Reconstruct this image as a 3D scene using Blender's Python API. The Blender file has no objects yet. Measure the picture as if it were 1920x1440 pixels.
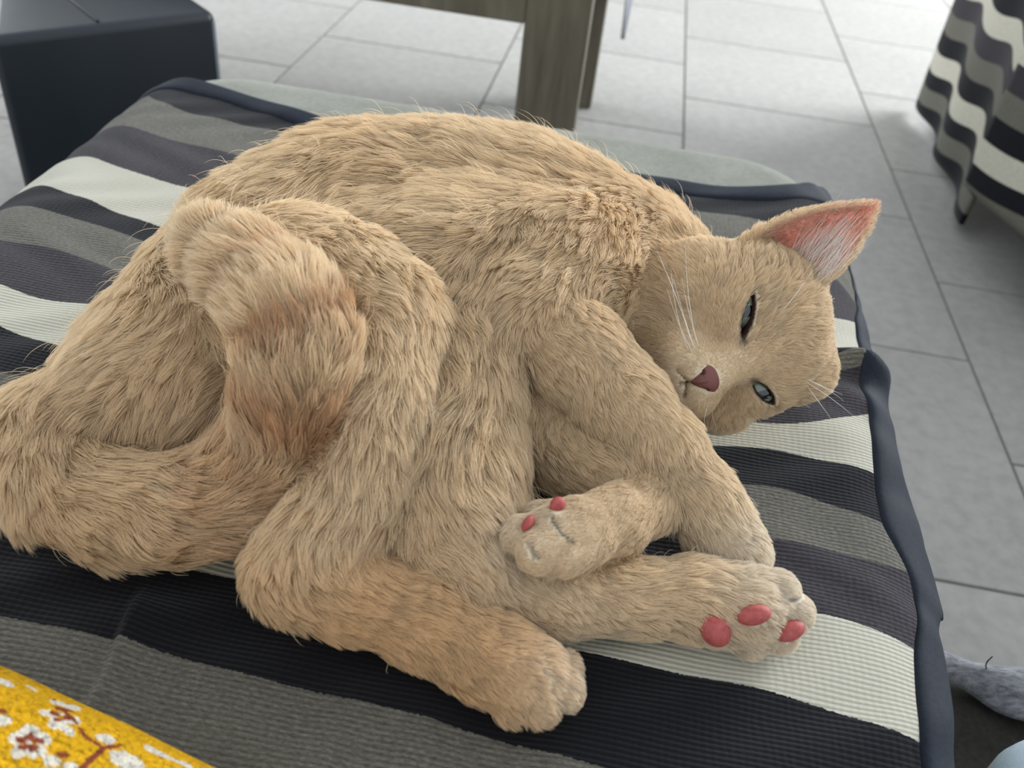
import bpy, bmesh, math, random
import numpy as np
from mathutils import Matrix, Vector

scene = bpy.context.scene
COL = scene.collection
rng = np.random.default_rng(7)
random.seed(7)

# ------------------------------------------------------------------ camera
PITCH, ROLL, YAW, FPX = 0.663036, -0.129880, 0.075601, 1721.83
CAMZ, S = 0.78, 0.45                       # camera height, height of the ottoman's top
cp, sp = math.cos(PITCH), math.sin(PITCH)
_f = np.array([0, cp, -sp]); _r = np.array([1.0, 0, 0]); _d = np.array([0, -sp, -cp])
_r2 = math.cos(ROLL) * _r + math.sin(ROLL) * _d
_d2 = -math.sin(ROLL) * _r + math.cos(ROLL) * _d
cyw, syw = math.cos(YAW), math.sin(YAW)
CM = np.array([[cyw, -syw, 0], [syw, cyw, 0], [0, 0, 1]]) @ np.stack([_r2, _d2, _f], 1)
CAM = np.array([0, 0, CAMZ])
cam_data = bpy.data.cameras.new('camera')
cam = bpy.data.objects.new('camera', cam_data)
COL.objects.link(cam)
m4 = Matrix.Identity(4)
for i in range(3):
    m4[i][0] = CM[i, 0]; m4[i][1] = -CM[i, 1]; m4[i][2] = -CM[i, 2]; m4[i][3] = CAM[i]
cam.matrix_world = m4
cam_data.sensor_width = 36.0
cam_data.lens = FPX * 36.0 / 1920.0
cam_data.clip_start = 0.02
cam_data.dof.use_dof = True
cam_data.dof.focus_distance = 0.46
cam_data.dof.aperture_fstop = 11.0
scene.camera = cam

# ------------------------------------------------------------------ light
world = bpy.data.worlds.new('room_light')
scene.world = world
world.use_nodes = True
bg = world.node_tree.nodes['Background']
bg.inputs[0].default_value = (0.86, 0.93, 1.0, 1)
bg.inputs[1].default_value = 0.82


def area(name, loc, target, sx, sy, power, color):
    l = bpy.data.lights.new(name, 'AREA')
    l.shape = 'RECTANGLE'; l.size = sx; l.size_y = sy
    l.energy = power; l.color = color
    o = bpy.data.objects.new(name, l)
    COL.objects.link(o)
    o.location = loc
    o.rotation_euler = (Vector(target) - Vector(loc)).to_track_quat('-Z', 'Y').to_euler()
    return o


area('window_daylight', (3.33, 3.8, 1.75), (0.0, 1.2, 0.55), 2.3, 1.6, 250, (0.92, 0.96, 1.0))
area('patio_door_daylight', (-3.12, 2.4, 1.15), (0.0, 1.5, 0.6), 1.5, 1.9, 60, (0.88, 0.94, 1.0))

scene.view_settings.view_transform = 'Standard'
scene.view_settings.look = 'None'
scene.view_settings.gamma = 1.0
scene.view_settings.use_curve_mapping = False
scene.view_settings.exposure = 0.38
scene.cycles.max_bounces = 5
scene.cycles.diffuse_bounces = 3
scene.cycles.glossy_bounces = 3
scene.cycles.transmission_bounces = 4
scene.cycles.adaptive_threshold = .05


# ------------------------------------------------------------------ helpers
def ray(px, py):
    return CM @ np.array([px - 960.0, py - 720.0, FPX])


def P(px, py, z=0.0, base=S):
    """the point at height base+z that a photo pixel looks at"""
    d = ray(px, py)
    return CAM + d * ((base + z - CAMZ) / d[2])


def PD(px, py, depth):
    return CAM + ray(px, py) * (depth / FPX)


def depth_of(p):
    return float((CM.T @ (np.asarray(p) - CAM))[2])


def link(o, parent=None):
    COL.objects.link(o)
    if parent is not None:
        o.parent = parent
    return o


def tag(o, label=None, cat=None, group=None, kind=None):
    if label: o['label'] = label
    if cat: o['category'] = cat
    if group: o['group'] = group
    if kind: o['kind'] = kind
    return o


def mesh_np(name, V, F, mat=None, parent=None, smooth=True):
    me = bpy.data.meshes.new(name)
    V = np.asarray(V, dtype=np.float32)
    if isinstance(F, np.ndarray):
        k = F.shape[1]
        me.vertices.add(len(V)); me.vertices.foreach_set('co', V.ravel())
        me.loops.add(F.size); me.loops.foreach_set('vertex_index', F.astype(np.int32).ravel())
        me.polygons.add(len(F))
        me.polygons.foreach_set('loop_start', np.arange(0, F.size, k, dtype=np.int32))
        me.update(calc_edges=True)
    else:
        me.from_pydata([tuple(v) for v in V], [], F)
        bm_ = bmesh.new(); bm_.from_mesh(me); bmesh.ops.recalc_face_normals(bm_, faces=bm_.faces[:]); bm_.to_mesh(me); bm_.free()
    me.validate()
    if smooth:
        me.polygons.foreach_set('use_smooth', np.ones(len(me.polygons), dtype=bool))
    if mat: me.materials.append(mat)
    o = bpy.data.objects.new(name, me)
    return link(o, parent)


def mesh_bm(name, bm, mat=None, parent=None, smooth=False):
    me = bpy.data.meshes.new(name)
    bm.to_mesh(me); bm.free()
    if smooth:
        me.polygons.foreach_set('use_smooth', np.ones(len(me.polygons), dtype=bool))
    if mat: me.materials.append(mat)
    o = bpy.data.objects.new(name, me)
    return link(o, parent)


def empty(name, loc):
    o = bpy.data.objects.new(name, None)
    o.empty_display_size = 0.05
    o.location = loc
    return link(o)


def local(o, parent):
    """parent o without moving it (parent has only a location)"""
    o.parent = parent
    o.location = Vector(o.location) - Vector(parent.location)
    return o


def box_bm(x0, x1, y0, y1, z0, z1, bevel=0.0, seg=2):
    bm = bmesh.new()
    bmesh.ops.create_cube(bm, size=1.0)
    for v in bm.verts:
        v.co = Vector((x0 + (v.co.x + .5) * (x1 - x0), y0 + (v.co.y + .5) * (y1 - y0), z0 + (v.co.z + .5) * (z1 - z0)))
    if bevel > 0:
        bmesh.ops.bevel(bm, geom=bm.edges[:], offset=bevel, segments=seg, affect='EDGES', profile=0.5)
    return bm


def grid_faces(n, m, off=0, wrap=False):
    i, j = np.meshgrid(np.arange(n - 1), np.arange(m if wrap else m - 1), indexing='ij')
    j2 = (j + 1) % m
    return np.stack([i * m + j, (i + 1) * m + j, (i + 1) * m + j2, i * m + j2], -1).reshape(-1, 4) + off


class Nodes:
    def __init__(self, name):
        self.mat = bpy.data.materials.new(name)
        self.mat.use_nodes = True
        self.t = self.mat.node_tree
        self.b = self.t.nodes['Principled BSDF']
        self.out = self.t.nodes['Material Output']

    def n(self, typ, **kw):
        x = self.t.nodes.new(typ)
        for k, v in kw.items():
            if isinstance(k, str) and hasattr(x, k) and not k.startswith('i_'):
                setattr(x, k, v)
        return x

    def l(self, a, b):
        self.t.links.new(a, b)

    def val(self, node, name, v):
        node.inputs[name].default_value = v

    def coords(self, kind='Object', scale=(1, 1, 1)):
        tc = self.n('ShaderNodeTexCoord')
        mp = self.n('ShaderNodeMapping')
        mp.inputs['Scale'].default_value = scale
        self.l(tc.outputs[kind], mp.inputs[0])
        return mp.outputs[0]

    def noise(self, vec, scale, detail=4, rough=.55):
        x = self.n('ShaderNodeTexNoise')
        x.inputs['Scale'].default_value = scale
        x.inputs['Detail'].default_value = detail
        x.inputs['Roughness'].default_value = rough
        if vec is not None: self.l(vec, x.inputs['Vector'])
        return x.outputs[0]

    def ramp(self, fac, stops, interp='LINEAR'):
        x = self.n('ShaderNodeValToRGB')
        x.color_ramp.interpolation = interp
        e = x.color_ramp.elements
        while len(e) > 1: e.remove(e[-1])
        for i, (p, c) in enumerate(stops):
            el = e[0] if i == 0 else e.new(p)
            el.position = p
            el.color = (*c, 1) if len(c) == 3 else c
        if fac is not None: self.l(fac, x.inputs[0])
        return x.outputs[0]

    def mix(self, fac, a, b, mode='MIX'):
        x = self.n('ShaderNodeMix'); x.data_type = 'RGBA'; x.blend_type = mode
        for s, v in ((0, fac), (6, a), (7, b)):
            if isinstance(v, (int, float)): x.inputs[s].default_value = v
            elif isinstance(v, (tuple, list)): x.inputs[s].default_value = (*v, 1)
            else: self.l(v, x.inputs[s])
        return x.outputs[2]

    def bump(self, height, strength=.3, dist=.001):
        x = self.n('ShaderNodeBump')
        x.inputs['Strength'].default_value = strength
        x.inputs['Distance'].default_value = dist
        self.l(height, x.inputs['Height'])
        self.l(x.outputs[0], self.b.inputs['Normal'])
        return x

    def set(self, **kw):
        for k, v in kw.items():
            k = {'color': 'Base Color', 'rough': 'Roughness', 'spec': 'Specular IOR Level', 'metal': 'Metallic',
                 'sheen': 'Sheen Weight', 'sub': 'Subsurface Weight', 'coat': 'Coat Weight'}[k]
            if isinstance(v, tuple): v = (*v, 1) if len(v) == 3 else v
            if hasattr(v, 'links'): self.l(v, self.b.inputs[k])
            else: self.b.inputs[k].default_value = v
        return self


def lin(r, g, b):
    f = lambda c: (c / 255 / 12.92) if c / 255 <= .04045 else ((c / 255 + .055) / 1.055) ** 2.4
    return (f(r), f(g), f(b))


def plain(name, col, rough=.6, spec=.4, nscale=60, amount=.12, bump=0.0, bd=.001, metal=0.0, sheen=0.0):
    k = Nodes(name)
    v = k.coords('Object')
    n = k.noise(v, nscale, 5)
    dark = tuple(c * (1 - amount) for c in col); light = tuple(min(1, c * (1 + amount)) for c in col)
    k.set(color=k.ramp(n, [(.3, dark), (.7, light)]), rough=rough, spec=spec, metal=metal, sheen=sheen)
    if bump: k.bump(k.noise(v, nscale * 3, 3), bump, bd)
    return k.mat


# ------------------------------------------------------------------ floor of tiles
k = Nodes('grey_tile')
oi = k.n('ShaderNodeObjectInfo')
v = k.coords('Object')
add = k.n('ShaderNodeVectorMath'); add.operation = 'ADD'
sc = k.n('ShaderNodeVectorMath'); sc.operation = 'SCALE'; sc.inputs['Scale'].default_value = 3.0
k.l(oi.outputs['Location'], sc.inputs[0]); k.l(v, add.inputs[0]); k.l(sc.outputs[0], add.inputs[1])
n1 = k.noise(add.outputs[0], 3.0, 6, .6)
n2 = k.noise(add.outputs[0], 45, 5, .6)
c1 = k.ramp(n1, [(.25, lin(162, 159, 155)), (.75, lin(178, 175, 170))])
c2 = k.ramp(n2, [(.35, lin(150, 148, 143)), (.62, lin(196, 193, 187))])
c3 = k.mix(.28, c1, c2)
rv = k.ramp(oi.outputs['Random'], [(0, (.93, .93, .93)), (1, (1, 1, 1))])
k.set(color=k.mix(1.0, c3, rv, 'MULTIPLY'), rough=.5, spec=.16)
k.bump(n2, .10, .0006)
TILE = k.mat
GROUT = plain('grey_grout', lin(126, 124, 119), .9, .1, 200, .15, .3)

floor = mesh_bm('floor', box_bm(-3.3, 3.5, -1.2, 6.2, -.06, -.0035), GROUT)
tag(floor, 'pale grey square floor tiles laid in offset rows', None, None, 'structure')
TW, TL = 0.58254 * CAMZ, 0.61715 * CAMZ
X0 = 0.19902 * CAMZ
OFFS = [1.6104, 1.9201, 2.5404, 2.8896, 2.5795]      # joint rows of columns a b c d e
col_off = {0: OFFS[0], 1: OFFS[1], -1: OFFS[2], -2: OFFS[3], -3: OFFS[4]}
g = .0045
bm = box_bm(-TW / 2 + g / 2, TW / 2 - g / 2, -TL / 2 + g / 2, TL / 2 - g / 2, -.012, 0, .0012, 2)
tile_me = bpy.data.meshes.new('tile'); bm.to_mesh(tile_me); bm.free(); tile_me.materials.append(TILE)
for ci in range(-6, 7):
    off = col_off.get(ci, (ci * .37) % 0.617) * CAMZ
    for ri in range(-9, 14):
        y = off + (ri + .5) * TL
        x = X0 + (ci + .5) * TW
        if y < -1.0 or y > 5.9: continue
        if abs(x) > 2.9: continue
        t = bpy.data.objects.new('tile', tile_me)
        t.location = (x, y, 0)
        link(t, floor)

# ------------------------------------------------------------------ walls with the openings the daylight comes through
WALLM = plain('white_wall_paint', lin(226, 224, 218), .9, .1, 30, .03)
FRAMEM = plain('white_window_frame', lin(232, 232, 230), .5, .3, 30, .02)


def boxes(name, L, mat):
    bm = bmesh.new()
    for bx_ in L:
        t_ = box_bm(*bx_); me_ = bpy.data.meshes.new('tmp'); t_.to_mesh(me_); t_.free(); bm.from_mesh(me_); bpy.data.meshes.remove(me_)
    return mesh_bm(name, bm, mat)


w = boxes('wall_back', [(-3.2, 3.4, 5.65, 5.8, 0, 2.5)], WALLM)
tag(w, 'plain white back wall', None, None, 'structure')
w = boxes('wall_right', [(3.4, 3.55, -1.2, 2.63, 0, 2.5), (3.4, 3.55, 4.97, 5.8, 0, 2.5), (3.4, 3.55, 2.63, 4.97, 0, .93), (3.4, 3.55, 2.63, 4.97, 2.57, 2.65)], WALLM)
tag(w, 'white right wall with a wide window opening', None, None, 'structure')
w = boxes('wall_left', [(-3.35, -3.2, -1.2, 1.63, 0, 2.5), (-3.35, -3.2, 3.17, 5.8, 0, 2.5), (-3.35, -3.2, 1.63, 3.17, 2.12, 2.5)], WALLM)
tag(w, 'white left wall with a patio door opening', None, None, 'structure')
w = boxes('window_1', [(3.42, 3.5, 2.63, 2.69, .93, 2.57), (3.42, 3.5, 4.91, 4.97, .93, 2.57), (3.42, 3.5, 2.69, 4.91, .93, .99), (3.42, 3.5, 2.69, 4.91, 2.51, 2.57), (3.42, 3.5, 3.77, 3.83, .99, 2.51)], FRAMEM)
tag(w, 'white window frame in the right wall', None, None, 'structure')

# ------------------------------------------------------------------ ottoman
XL, XR, YF, YB = -0.440, 0.214, -0.02, 0.868        # extents of the cushion in plan
ER, CR = 0.060, 0.10                                # edge roll, corner radius
k = Nodes('pale_grey_suede')
v = k.coords('Object')
n = k.noise(v, 9, 5, .6)
n2 = k.noise(v, 220, 3)
k.set(color=k.mix(.25, k.ramp(n, [(.3, lin(112, 113, 103)), (.7, lin(146, 147, 136))]), k.ramp(n2, [(.3, lin(104, 104, 94)), (.7, lin(150, 150, 138))])), rough=.9, spec=.1, sheen=.1)
k.bump(n2, .25, .0006)
SUEDE = k.mat


def rounded_slab(x0, x1, y0, y1, z0, z1, er, cr, dip=0.0, nang=18, nrad=14):
    """cushion: plan is a rounded rectangle, top and bottom edges rolled"""
    pts = []
    for (cx, cy, a0) in ((x1 - cr, y1 - cr, 0), (x0 + cr, y1 - cr, 90), (x0 + cr, y0 + cr, 180), (x1 - cr, y0 + cr, 270)):
        for i in range(nang):
            a = math.radians(a0 + 90 * i / (nang - 1))
            pts.append((cx + cr * math.cos(a), cy + cr * math.sin(a), math.cos(a), math.sin(a)))
    m = len(pts); V = []
    prof = []
    for i in range(nrad):
        a = math.pi / 2 * i / (nrad - 1)
        prof.append((er * (1 - math.cos(a)) * 1.0, z0 + er * 1 - er * math.sin(a)))
    prof = [(er - er * math.sin(a), z1 - er + er * math.cos(a)) for a in np.linspace(0, math.pi / 2, nrad)]
    prof += [(er - er * math.cos(a), z0 + er - er * math.sin(a)) for a in np.linspace(0, math.pi / 2, nrad)]
    ie = min(.03, cr - er - .003)
    prof = [(er + ie, z1), (er + ie * .2, z1)] + prof
    rows = []
    for inset, z in prof:
        rows.append([(p[0] - p[2] * inset, p[1] - p[3] * inset, z) for p in pts])
    V = [p for r in rows for p in r]
    F = grid_faces(len(rows), m, 0, True)[:, ::-1].tolist()
    F.append(list(range(m))); F.append(list(range((len(rows) - 1) * m, len(rows) * m))[::-1])
    return V, F


ott = empty('ottoman', ((XL + XR) / 2, (YF + YB) / 2, 0))
tag(ott, 'pale grey suede ottoman under the striped throw and the cat', 'ottoman')
V, F = rounded_slab(XL, XR, YF, YB, S - .17, S - .006, ER, CR)
V = [(x_ - .035 * max(0, x_ / XR) * (1 - max(0, y_) / YB) if x_ > 0 else x_, y_, z_) for x_, y_, z_ in V]
cush = mesh_np('cushion', V, F, SUEDE); local(cush, ott)
V, F = rounded_slab(XL + .03, XR - .06, YF + .03, YB - .03, .05, S - .165, .012, CR * .8)
base = mesh_np('base', V, F, plain('ottoman_base_cloth', lin(92, 92, 90), .9, .1, 80, .1)); local(base, ott)
for fx in (XL + .10, XR - .13):
    for fy in (YF + .09, YB - .09):
        fo = mesh_bm('foot', box_bm(fx - .02, fx + .02, fy - .02, fy + .02, 0.0, .052, .004), plain('dark_foot_wood', lin(50, 42, 36), .5))
        local(fo, ott)

# ------------------------------------------------------------------ striped throw
TH = 0.0045


def wrap(u, vv):
    """flat cloth coordinates to the cushion: flat on top, rolled over the left, right and back edges"""
    u = np.asarray(u, float); vv = np.asarray(vv, float)
    r = ER + TH
    def roll(d, r):
        a = np.clip(d / r, 0, math.pi / 2)
        ex = np.maximum(d - r * math.pi / 2, 0)
        return r * np.sin(a), r * (1 - np.cos(a)) + ex
    dl = np.maximum((XL + ER) - u, 0); dr = np.maximum(u - (XR - ER), 0); db = np.maximum(vv - (YB - ER), 0)
    hl, zl = roll(dl, r); hr, zr = roll(dr, r); hb, zb = roll(db, r)
    x = np.where(dl > 0, XL + ER - hl, np.where(dr > 0, XR - ER + hr, u))
    y = np.where(db > 0, YB - ER + hb, vv)
    z = S + TH - .004 + .0015 - np.maximum(np.maximum(zl, zr), zb)
    return np.stack([x, y, z], -1)


def unwrap(px, py):
    """photo pixel to flat cloth coordinates (Gauss-Newton on wrap)"""
    p = P(px, py, 0)
    q = np.array([p[0], p[1]])
    d = ray(px, py); d = d / np.linalg.norm(d)
    e1 = np.cross(d, [0, 0, 1.0]); e1 /= np.linalg.norm(e1); e2 = np.cross(d, e1)
    E = np.stack([e1, e2])
    q[0] = np.clip(q[0], XL - .01, XR + .03)
    for _ in range(60):
        f0 = E @ (wrap(*q) - CAM)
        J = np.stack([(E @ (wrap(q[0] + 1e-4, q[1]) - CAM) - f0) / 1e-4, (E @ (wrap(q[0], q[1] + 1e-4) - CAM) - f0) / 1e-4], 1)
        st = np.linalg.solve(J.T @ J + 1e-5 * np.eye(2), -J.T @ f0)
        q = q + np.clip(st, -.03, .03)
    return q


BND = [  # stripe borders from the far edge to the near one
    [(225, 138), (280, 139), (350, 149), (450, 173), (550, 208), (615, 226), (900, 272), (1215, 330), (1310, 345), (1460, 355), (1560, 380)],
    [(215, 157), (275, 159), (350, 170), (450, 197), (550, 232), (900, 305), (1340, 372), (1460, 378), (1560, 395)],
    [(220, 172), (260, 176), (300, 193), (350, 208), (425, 225), (530, 250), (900, 325), (1453, 417), (1630, 459)],
    [(145, 220), (175, 222), (250, 240), (350, 270), (450, 295), (900, 390), (1572, 520), (1637, 542)],
    [(75, 279), (100, 279), (150, 287), (250, 325), (375, 357), (900, 470), (1575, 607), (1626, 615)],
    [(30, 346), (50, 345), (125, 360), (225, 400), (310, 427), (900, 545), (1581, 663), (1615, 672)],
    [(5, 392), (50, 390), (125, 405), (225, 437), (285, 455), (900, 580), (1583, 688), (1610, 692)],
    [(5, 450), (100, 467), (175, 492), (250, 520), (900, 640), (1589, 706), (1608, 711)],
    [(3, 533), (50, 552), (125, 565), (200, 577), (900, 720), (1513, 801), (1568, 791), (1624, 785)],
    [(3, 611), (110, 652), (900, 790), (1340, 835), (1410, 836), (1500, 850), (1560, 870), (1640, 895)],
    [(3, 698), (65, 709), (900, 850), (1385, 907), (1460, 912), (1535, 935), (1610, 965), (1657, 985)],
    [(3, 800), (900, 960), (1435, 1012), (1510, 1020), (1585, 1040), (1660, 1060), (1710, 1076)],
    [(3, 912), (900, 1070), (1525, 1152), (1610, 1170), (1715, 1215)],
    [(0, 990), (65, 1010), (140, 1022), (380, 1072), (465, 1083), (1060, 1215), (1200, 1245), (1360, 1277), (1510, 1315), (1610, 1345), (1725, 1392)],
    [(0, 1155), (100, 1176), (220, 1204), (320, 1230), (500, 1275), (750, 1333), (950, 1390), (1090, 1430)],
]
EDGE_IN = [(1645, 440), (1640, 500), (1637, 542), (1626, 615), (1612, 665), (1606, 705), (1612, 745), (1625, 785), (1640, 895), (1657, 985), (1690, 1040), (1712, 1085), (1724, 1145), (1716, 1215), (1720, 1295), (1727, 1392), (1732, 1440)]
EDGE_OUT = [(1672, 420), (1676, 500), (1677, 600), (1677, 655), (1676, 690), (1692, 712), (1698, 760), (1712, 850), (1722, 930), (1735, 985), (1765, 1060), (1783, 1110), (1787, 1200), (1786, 1300), (1785, 1390), (1784, 1440)]
bcur = []
for pts in BND:
    q = np.array([unwrap(*p) for p in pts])
    q = q[np.argsort(q[:, 0])]
    bcur.append(q)


def smooth_interp(x, xp, fp):
    """linear interpolation with straight extrapolation, softened by a small box filter"""
    def L(x):
        y = np.interp(x, xp, fp)
        s0 = (fp[1] - fp[0]) / max(xp[1] - xp[0], 1e-3); s1 = (fp[-1] - fp[-2]) / max(xp[-1] - xp[-2], 1e-3)
        s0 = np.clip(s0, -.25, .25); s1 = np.clip(s1, -.25, .25)
        y = np.where(x < xp[0], fp[0] + (x - xp[0]) * s0, y)
        return np.where(x > xp[-1], fp[-1] + (x - xp[-1]) * s1, y)
    return sum(L(x + d) * w for d, w in ((-.016, .15), (-.008, .2), (0, .3), (.008, .2), (.016, .15)))


ei = np.array([unwrap(*p) for p in EDGE_IN]); eo = np.array([unwrap(*p) for p in EDGE_OUT])
ei = ei[np.argsort(ei[:, 1])]; eo = eo[np.argsort(eo[:, 1])]
NS = 420
UL = XL - .20                                        # how far the cloth hangs down the left side
ts = [0.0]
rows_t = []
SUB = 10
nb = len(bcur)
tt = np.linspace(0, nb - 1 + 2.0, int((nb + 1) * SUB) + 1)  # two more bands (grey, purple) run on under the lap


def v_at(u, t):
    i = int(min(math.floor(t), nb - 1))
    a = smooth_interp(u, bcur[i][:, 0], bcur[i][:, 1])
    if i >= nb - 1:
        return a - (t - (nb - 1)) * .075 * np.ones_like(u)
    b = smooth_interp(u, bcur[i + 1][:, 0], bcur[i + 1][:, 1])
    w = t - i
    return a * (1 - w) + b * w


ss = np.linspace(0, 1, NS)
ROWS = []
for t in tt:
    ur = 0.17
    for _ in range(5):
        vv_r = v_at(np.array([ur]), t)[0]
        ur = float(np.interp(vv_r, ei[:, 1], ei[:, 0]))
    u = UL + (ur - UL) * ss
    ROWS.append((u, v_at(u, t)))
U = np.array([r[0] for r in ROWS]); VV = np.array([r[1] for r in ROWS])
for i in range(1, len(tt)):                           # borders never cross
    VV[i] = np.minimum(VV[i], VV[i - 1] - .0008)


SEAM = np.array(sorted([unwrap(*p) for p in ((285, 1060), (262, 1110), (222, 1204), (203, 1250), (182, 1292), (150, 1360))], key=lambda q: q[1]))


SEAM_END = unwrap(266, 1098)[1]


def cloth_relief(u, v):
    """soft folds of the throw: a stitched step, a pleat by the right edge and gentle puckers"""
    z = .0012 * np.sin(u * 37 + v * 11) * np.sin(v * 29 - u * 7) + .0008 * np.sin(u * 90 + 5 * np.sin(v * 40))
    # seam where one panel overlaps the next, running away from the lap
    us = np.interp(v, SEAM[:, 1], SEAM[:, 0])
    d = u - us
    z = z + .0065 * (1 / (1 + np.exp(-d / .0007))) * np.exp(-np.maximum(d, 0) / .018) * np.clip((SEAM_END - v) / .012, 0, 1)
    for uu, hh in ((-.062, .0026), (-.03, .0014), (.02, .0012)):
        z = z + hh * np.exp(-((u - uu - .1 * (v - .2)) / .011) ** 2) * np.clip((.215 - v) / .03, 0, 1)
    # pleat by the edge, under the cat's forehead
    vp = .500 + (u - .19) * -.10
    amp = np.clip((u - .150) / .03, 0, 1)
    z = z + amp * (.017 * np.exp(-((v - vp) / .011) ** 2) + .006 * np.exp(-((v - vp + .035) / .022) ** 2))
    # hollow swell in the white stripe by the chin
    z = z + .004 * np.exp(-((v - .425) / .02) ** 2) * np.clip((u - .13) / .05, 0, 1)
    return z


PTS = wrap(U, VV)
PTS[..., 2] += cloth_relief(U, VV)
PTS[..., 1] += 0
k = Nodes('striped_chenille')
uvn = k.n('ShaderNodeUVMap'); uvn.uv_map = 'stripe'
sep = k.n('ShaderNodeSeparateXYZ'); k.l(uvn.outputs[0], sep.inputs[0])
NB = nb + 1
CB, CG, CP, CW = lin(19, 19, 24), lin(104, 101, 92), lin(57, 53, 57), lin(192, 188, 172)
NAVY = lin(36, 44, 58)
seq = [CB] + [CB, CG, CP, CW] * 4
seq = [NAVY, CB, CG, CP, CW, CB, CG, CP, CW, CB, CG, CP, CW, CB, CG, CP]
v = k.coords('Object')
jit = k.noise(v, 700, 2)
mj = k.n('ShaderNodeMath'); mj.operation = 'MULTIPLY_ADD'; mj.inputs[1].default_value = .0024; mj.inputs[2].default_value = -.0012
k.l(jit, mj.inputs[0])
aj = k.n('ShaderNodeMath'); aj.operation = 'ADD'; k.l(sep.outputs[1], aj.inputs[0]); k.l(mj.outputs[0], aj.inputs[1])
stripe = k.ramp(aj.outputs[0], [(i / NB, c) for i, c in enumerate(seq)], 'CONSTANT')
pile = k.ramp(aj.outputs[0], [(i / NB, (1, 1, 1) if c in (CG, CP) else ((.25, .25, .25) if c != CW else (0, 0, 0))) for i, c in enumerate(seq)], 'CONSTANT')
# chenille speckle: short streaks along the stripe
mp = k.n('ShaderNodeMapping'); mp.inputs['Scale'].default_value = (320, 900, 1); k.l(uvn.outputs[0], mp.inputs[0])
tcm = k.coords('Object', (420, 1100, 600))
sp1 = k.noise(tcm, 1.0, 4, .65)
speck = k.ramp(sp1, [(.30, (.55, .54, .55)), (.52, (1, 1, 1)), (.74, (1.6, 1.58, 1.55))])
col = k.mix(pile, stripe, k.mix(1.0, stripe, speck, 'MULTIPLY'))
k.set(color=col, rough=.95, spec=.12, sheen=.10)
w1 = k.n('ShaderNodeTexWave'); w1.wave_type = 'BANDS'; w1.bands_direction = 'Y'; w1.inputs['Scale'].default_value = 125; w1.inputs['Distortion'].default_value = 1.2; w1.inputs['Detail'].default_value = 1
w1.inputs['Detail Scale'].default_value = 30
uv2 = k.n('ShaderNodeUVMap'); uv2.uv_map = 'metres'
k.l(uv2.outputs[0], w1.inputs[0])
w2 = k.n('ShaderNodeTexWave'); w2.wave_type = 'BANDS'; w2.bands_direction = 'X'; w2.inputs['Scale'].default_value = 90; w2.inputs['Distortion'].default_value = 3
k.l(uv2.outputs[0], w2.inputs[0])
hm = k.n('ShaderNodeMath'); hm.operation = 'MULTIPLY_ADD'; hm.inputs[1].default_value = .35
k.l(w2.outputs[1], hm.inputs[0]); k.l(w1.outputs[1], hm.inputs[2])
hm2 = k.n('ShaderNodeMath'); hm2.operation = 'MULTIPLY_ADD'; hm2.inputs[1].default_value = .4
k.l(sp1, hm2.inputs[0]); k.l(hm.outputs[0], hm2.inputs[2])
k.bump(hm2.outputs[0], .6, .0010)
rib_shade = k.ramp(w1.outputs[1], [(.0, (.70, .70, .70)), (.6, (1.08, 1.08, 1.08))])  # shade in the grooves between ribs, put into the colour
k.set(color=k.mix(1.0, col, rib_shade, 'MULTIPLY'))
CHEN = k.mat
NAVYM = plain('navy_binding_tape', lin(29, 35, 45), .8, .2, 420, .22, .35, .0005)


def add_uv(o, name, arr):
    me = o.data
    uvl = me.uv_layers.new(name=name)
    li = np.zeros(len(me.loops), dtype=np.int32); me.loops.foreach_get('vertex_index', li)
    uvl.data.foreach_set('uv', arr[li].astype(np.float32).ravel())


throw = empty('striped_throw', (0, .4, S))
tag(throw, 'striped black grey purple and cream throw with navy bound edge, spread under the cat', 'throw blanket')
n, m = PTS.shape[:2]
fab = mesh_np('woven_fabric', PTS.reshape(-1, 3), grid_faces(n, m), CHEN); 
T2 = np.repeat(tt[:, None], m, 1) / NB
add_uv(fab, 'stripe', np.stack([U.ravel(), T2.ravel()], -1))
add_uv(fab, 'metres', np.stack([U.ravel(), VV.ravel()], -1))
sol = fab.modifiers.new('thickness', 'SOLIDIFY'); sol.thickness = .0035; sol.offset = -1
local(fab, throw)


def tape(name, A, B, lift=.0022, n=9, thick=.0024):
    """a flat bound edge between two flat-cloth curves, with a stitched groove near its inner border"""
    w = np.linspace(-.04, 1, n)
    u = A[:, None, 0] * (1 - w) + B[:, None, 0] * w
    v = A[:, None, 1] * (1 - w) + B[:, None, 1] * w
    p = wrap(u, v)
    p[..., 2] += cloth_relief(np.minimum(u, A[:, None, 0] + .02), v) + lift * (1 - np.abs(2 * w - 1) ** 4) + .0008
    o = mesh_np(name, p.reshape(-1, 3), grid_faces(p.shape[0], n), NAVYM)
    so = o.modifiers.new('thickness', 'SOLIDIFY'); so.thickness = thick; so.offset = -1
    return local(o, throw)


def resample(q, n):
    s = np.r_[0, np.cumsum(np.linalg.norm(np.diff(q, axis=0), axis=1))]
    x = np.linspace(0, s[-1], n)
    return np.stack([np.interp(x, s, q[:, 0]), np.interp(x, s, q[:, 1])], -1)


def soften(q, it=6):
    q = q.copy()
    for _ in range(it):
        q[1:-1] = .5 * q[1:-1] + .25 * (q[:-2] + q[2:])
    return q


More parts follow.
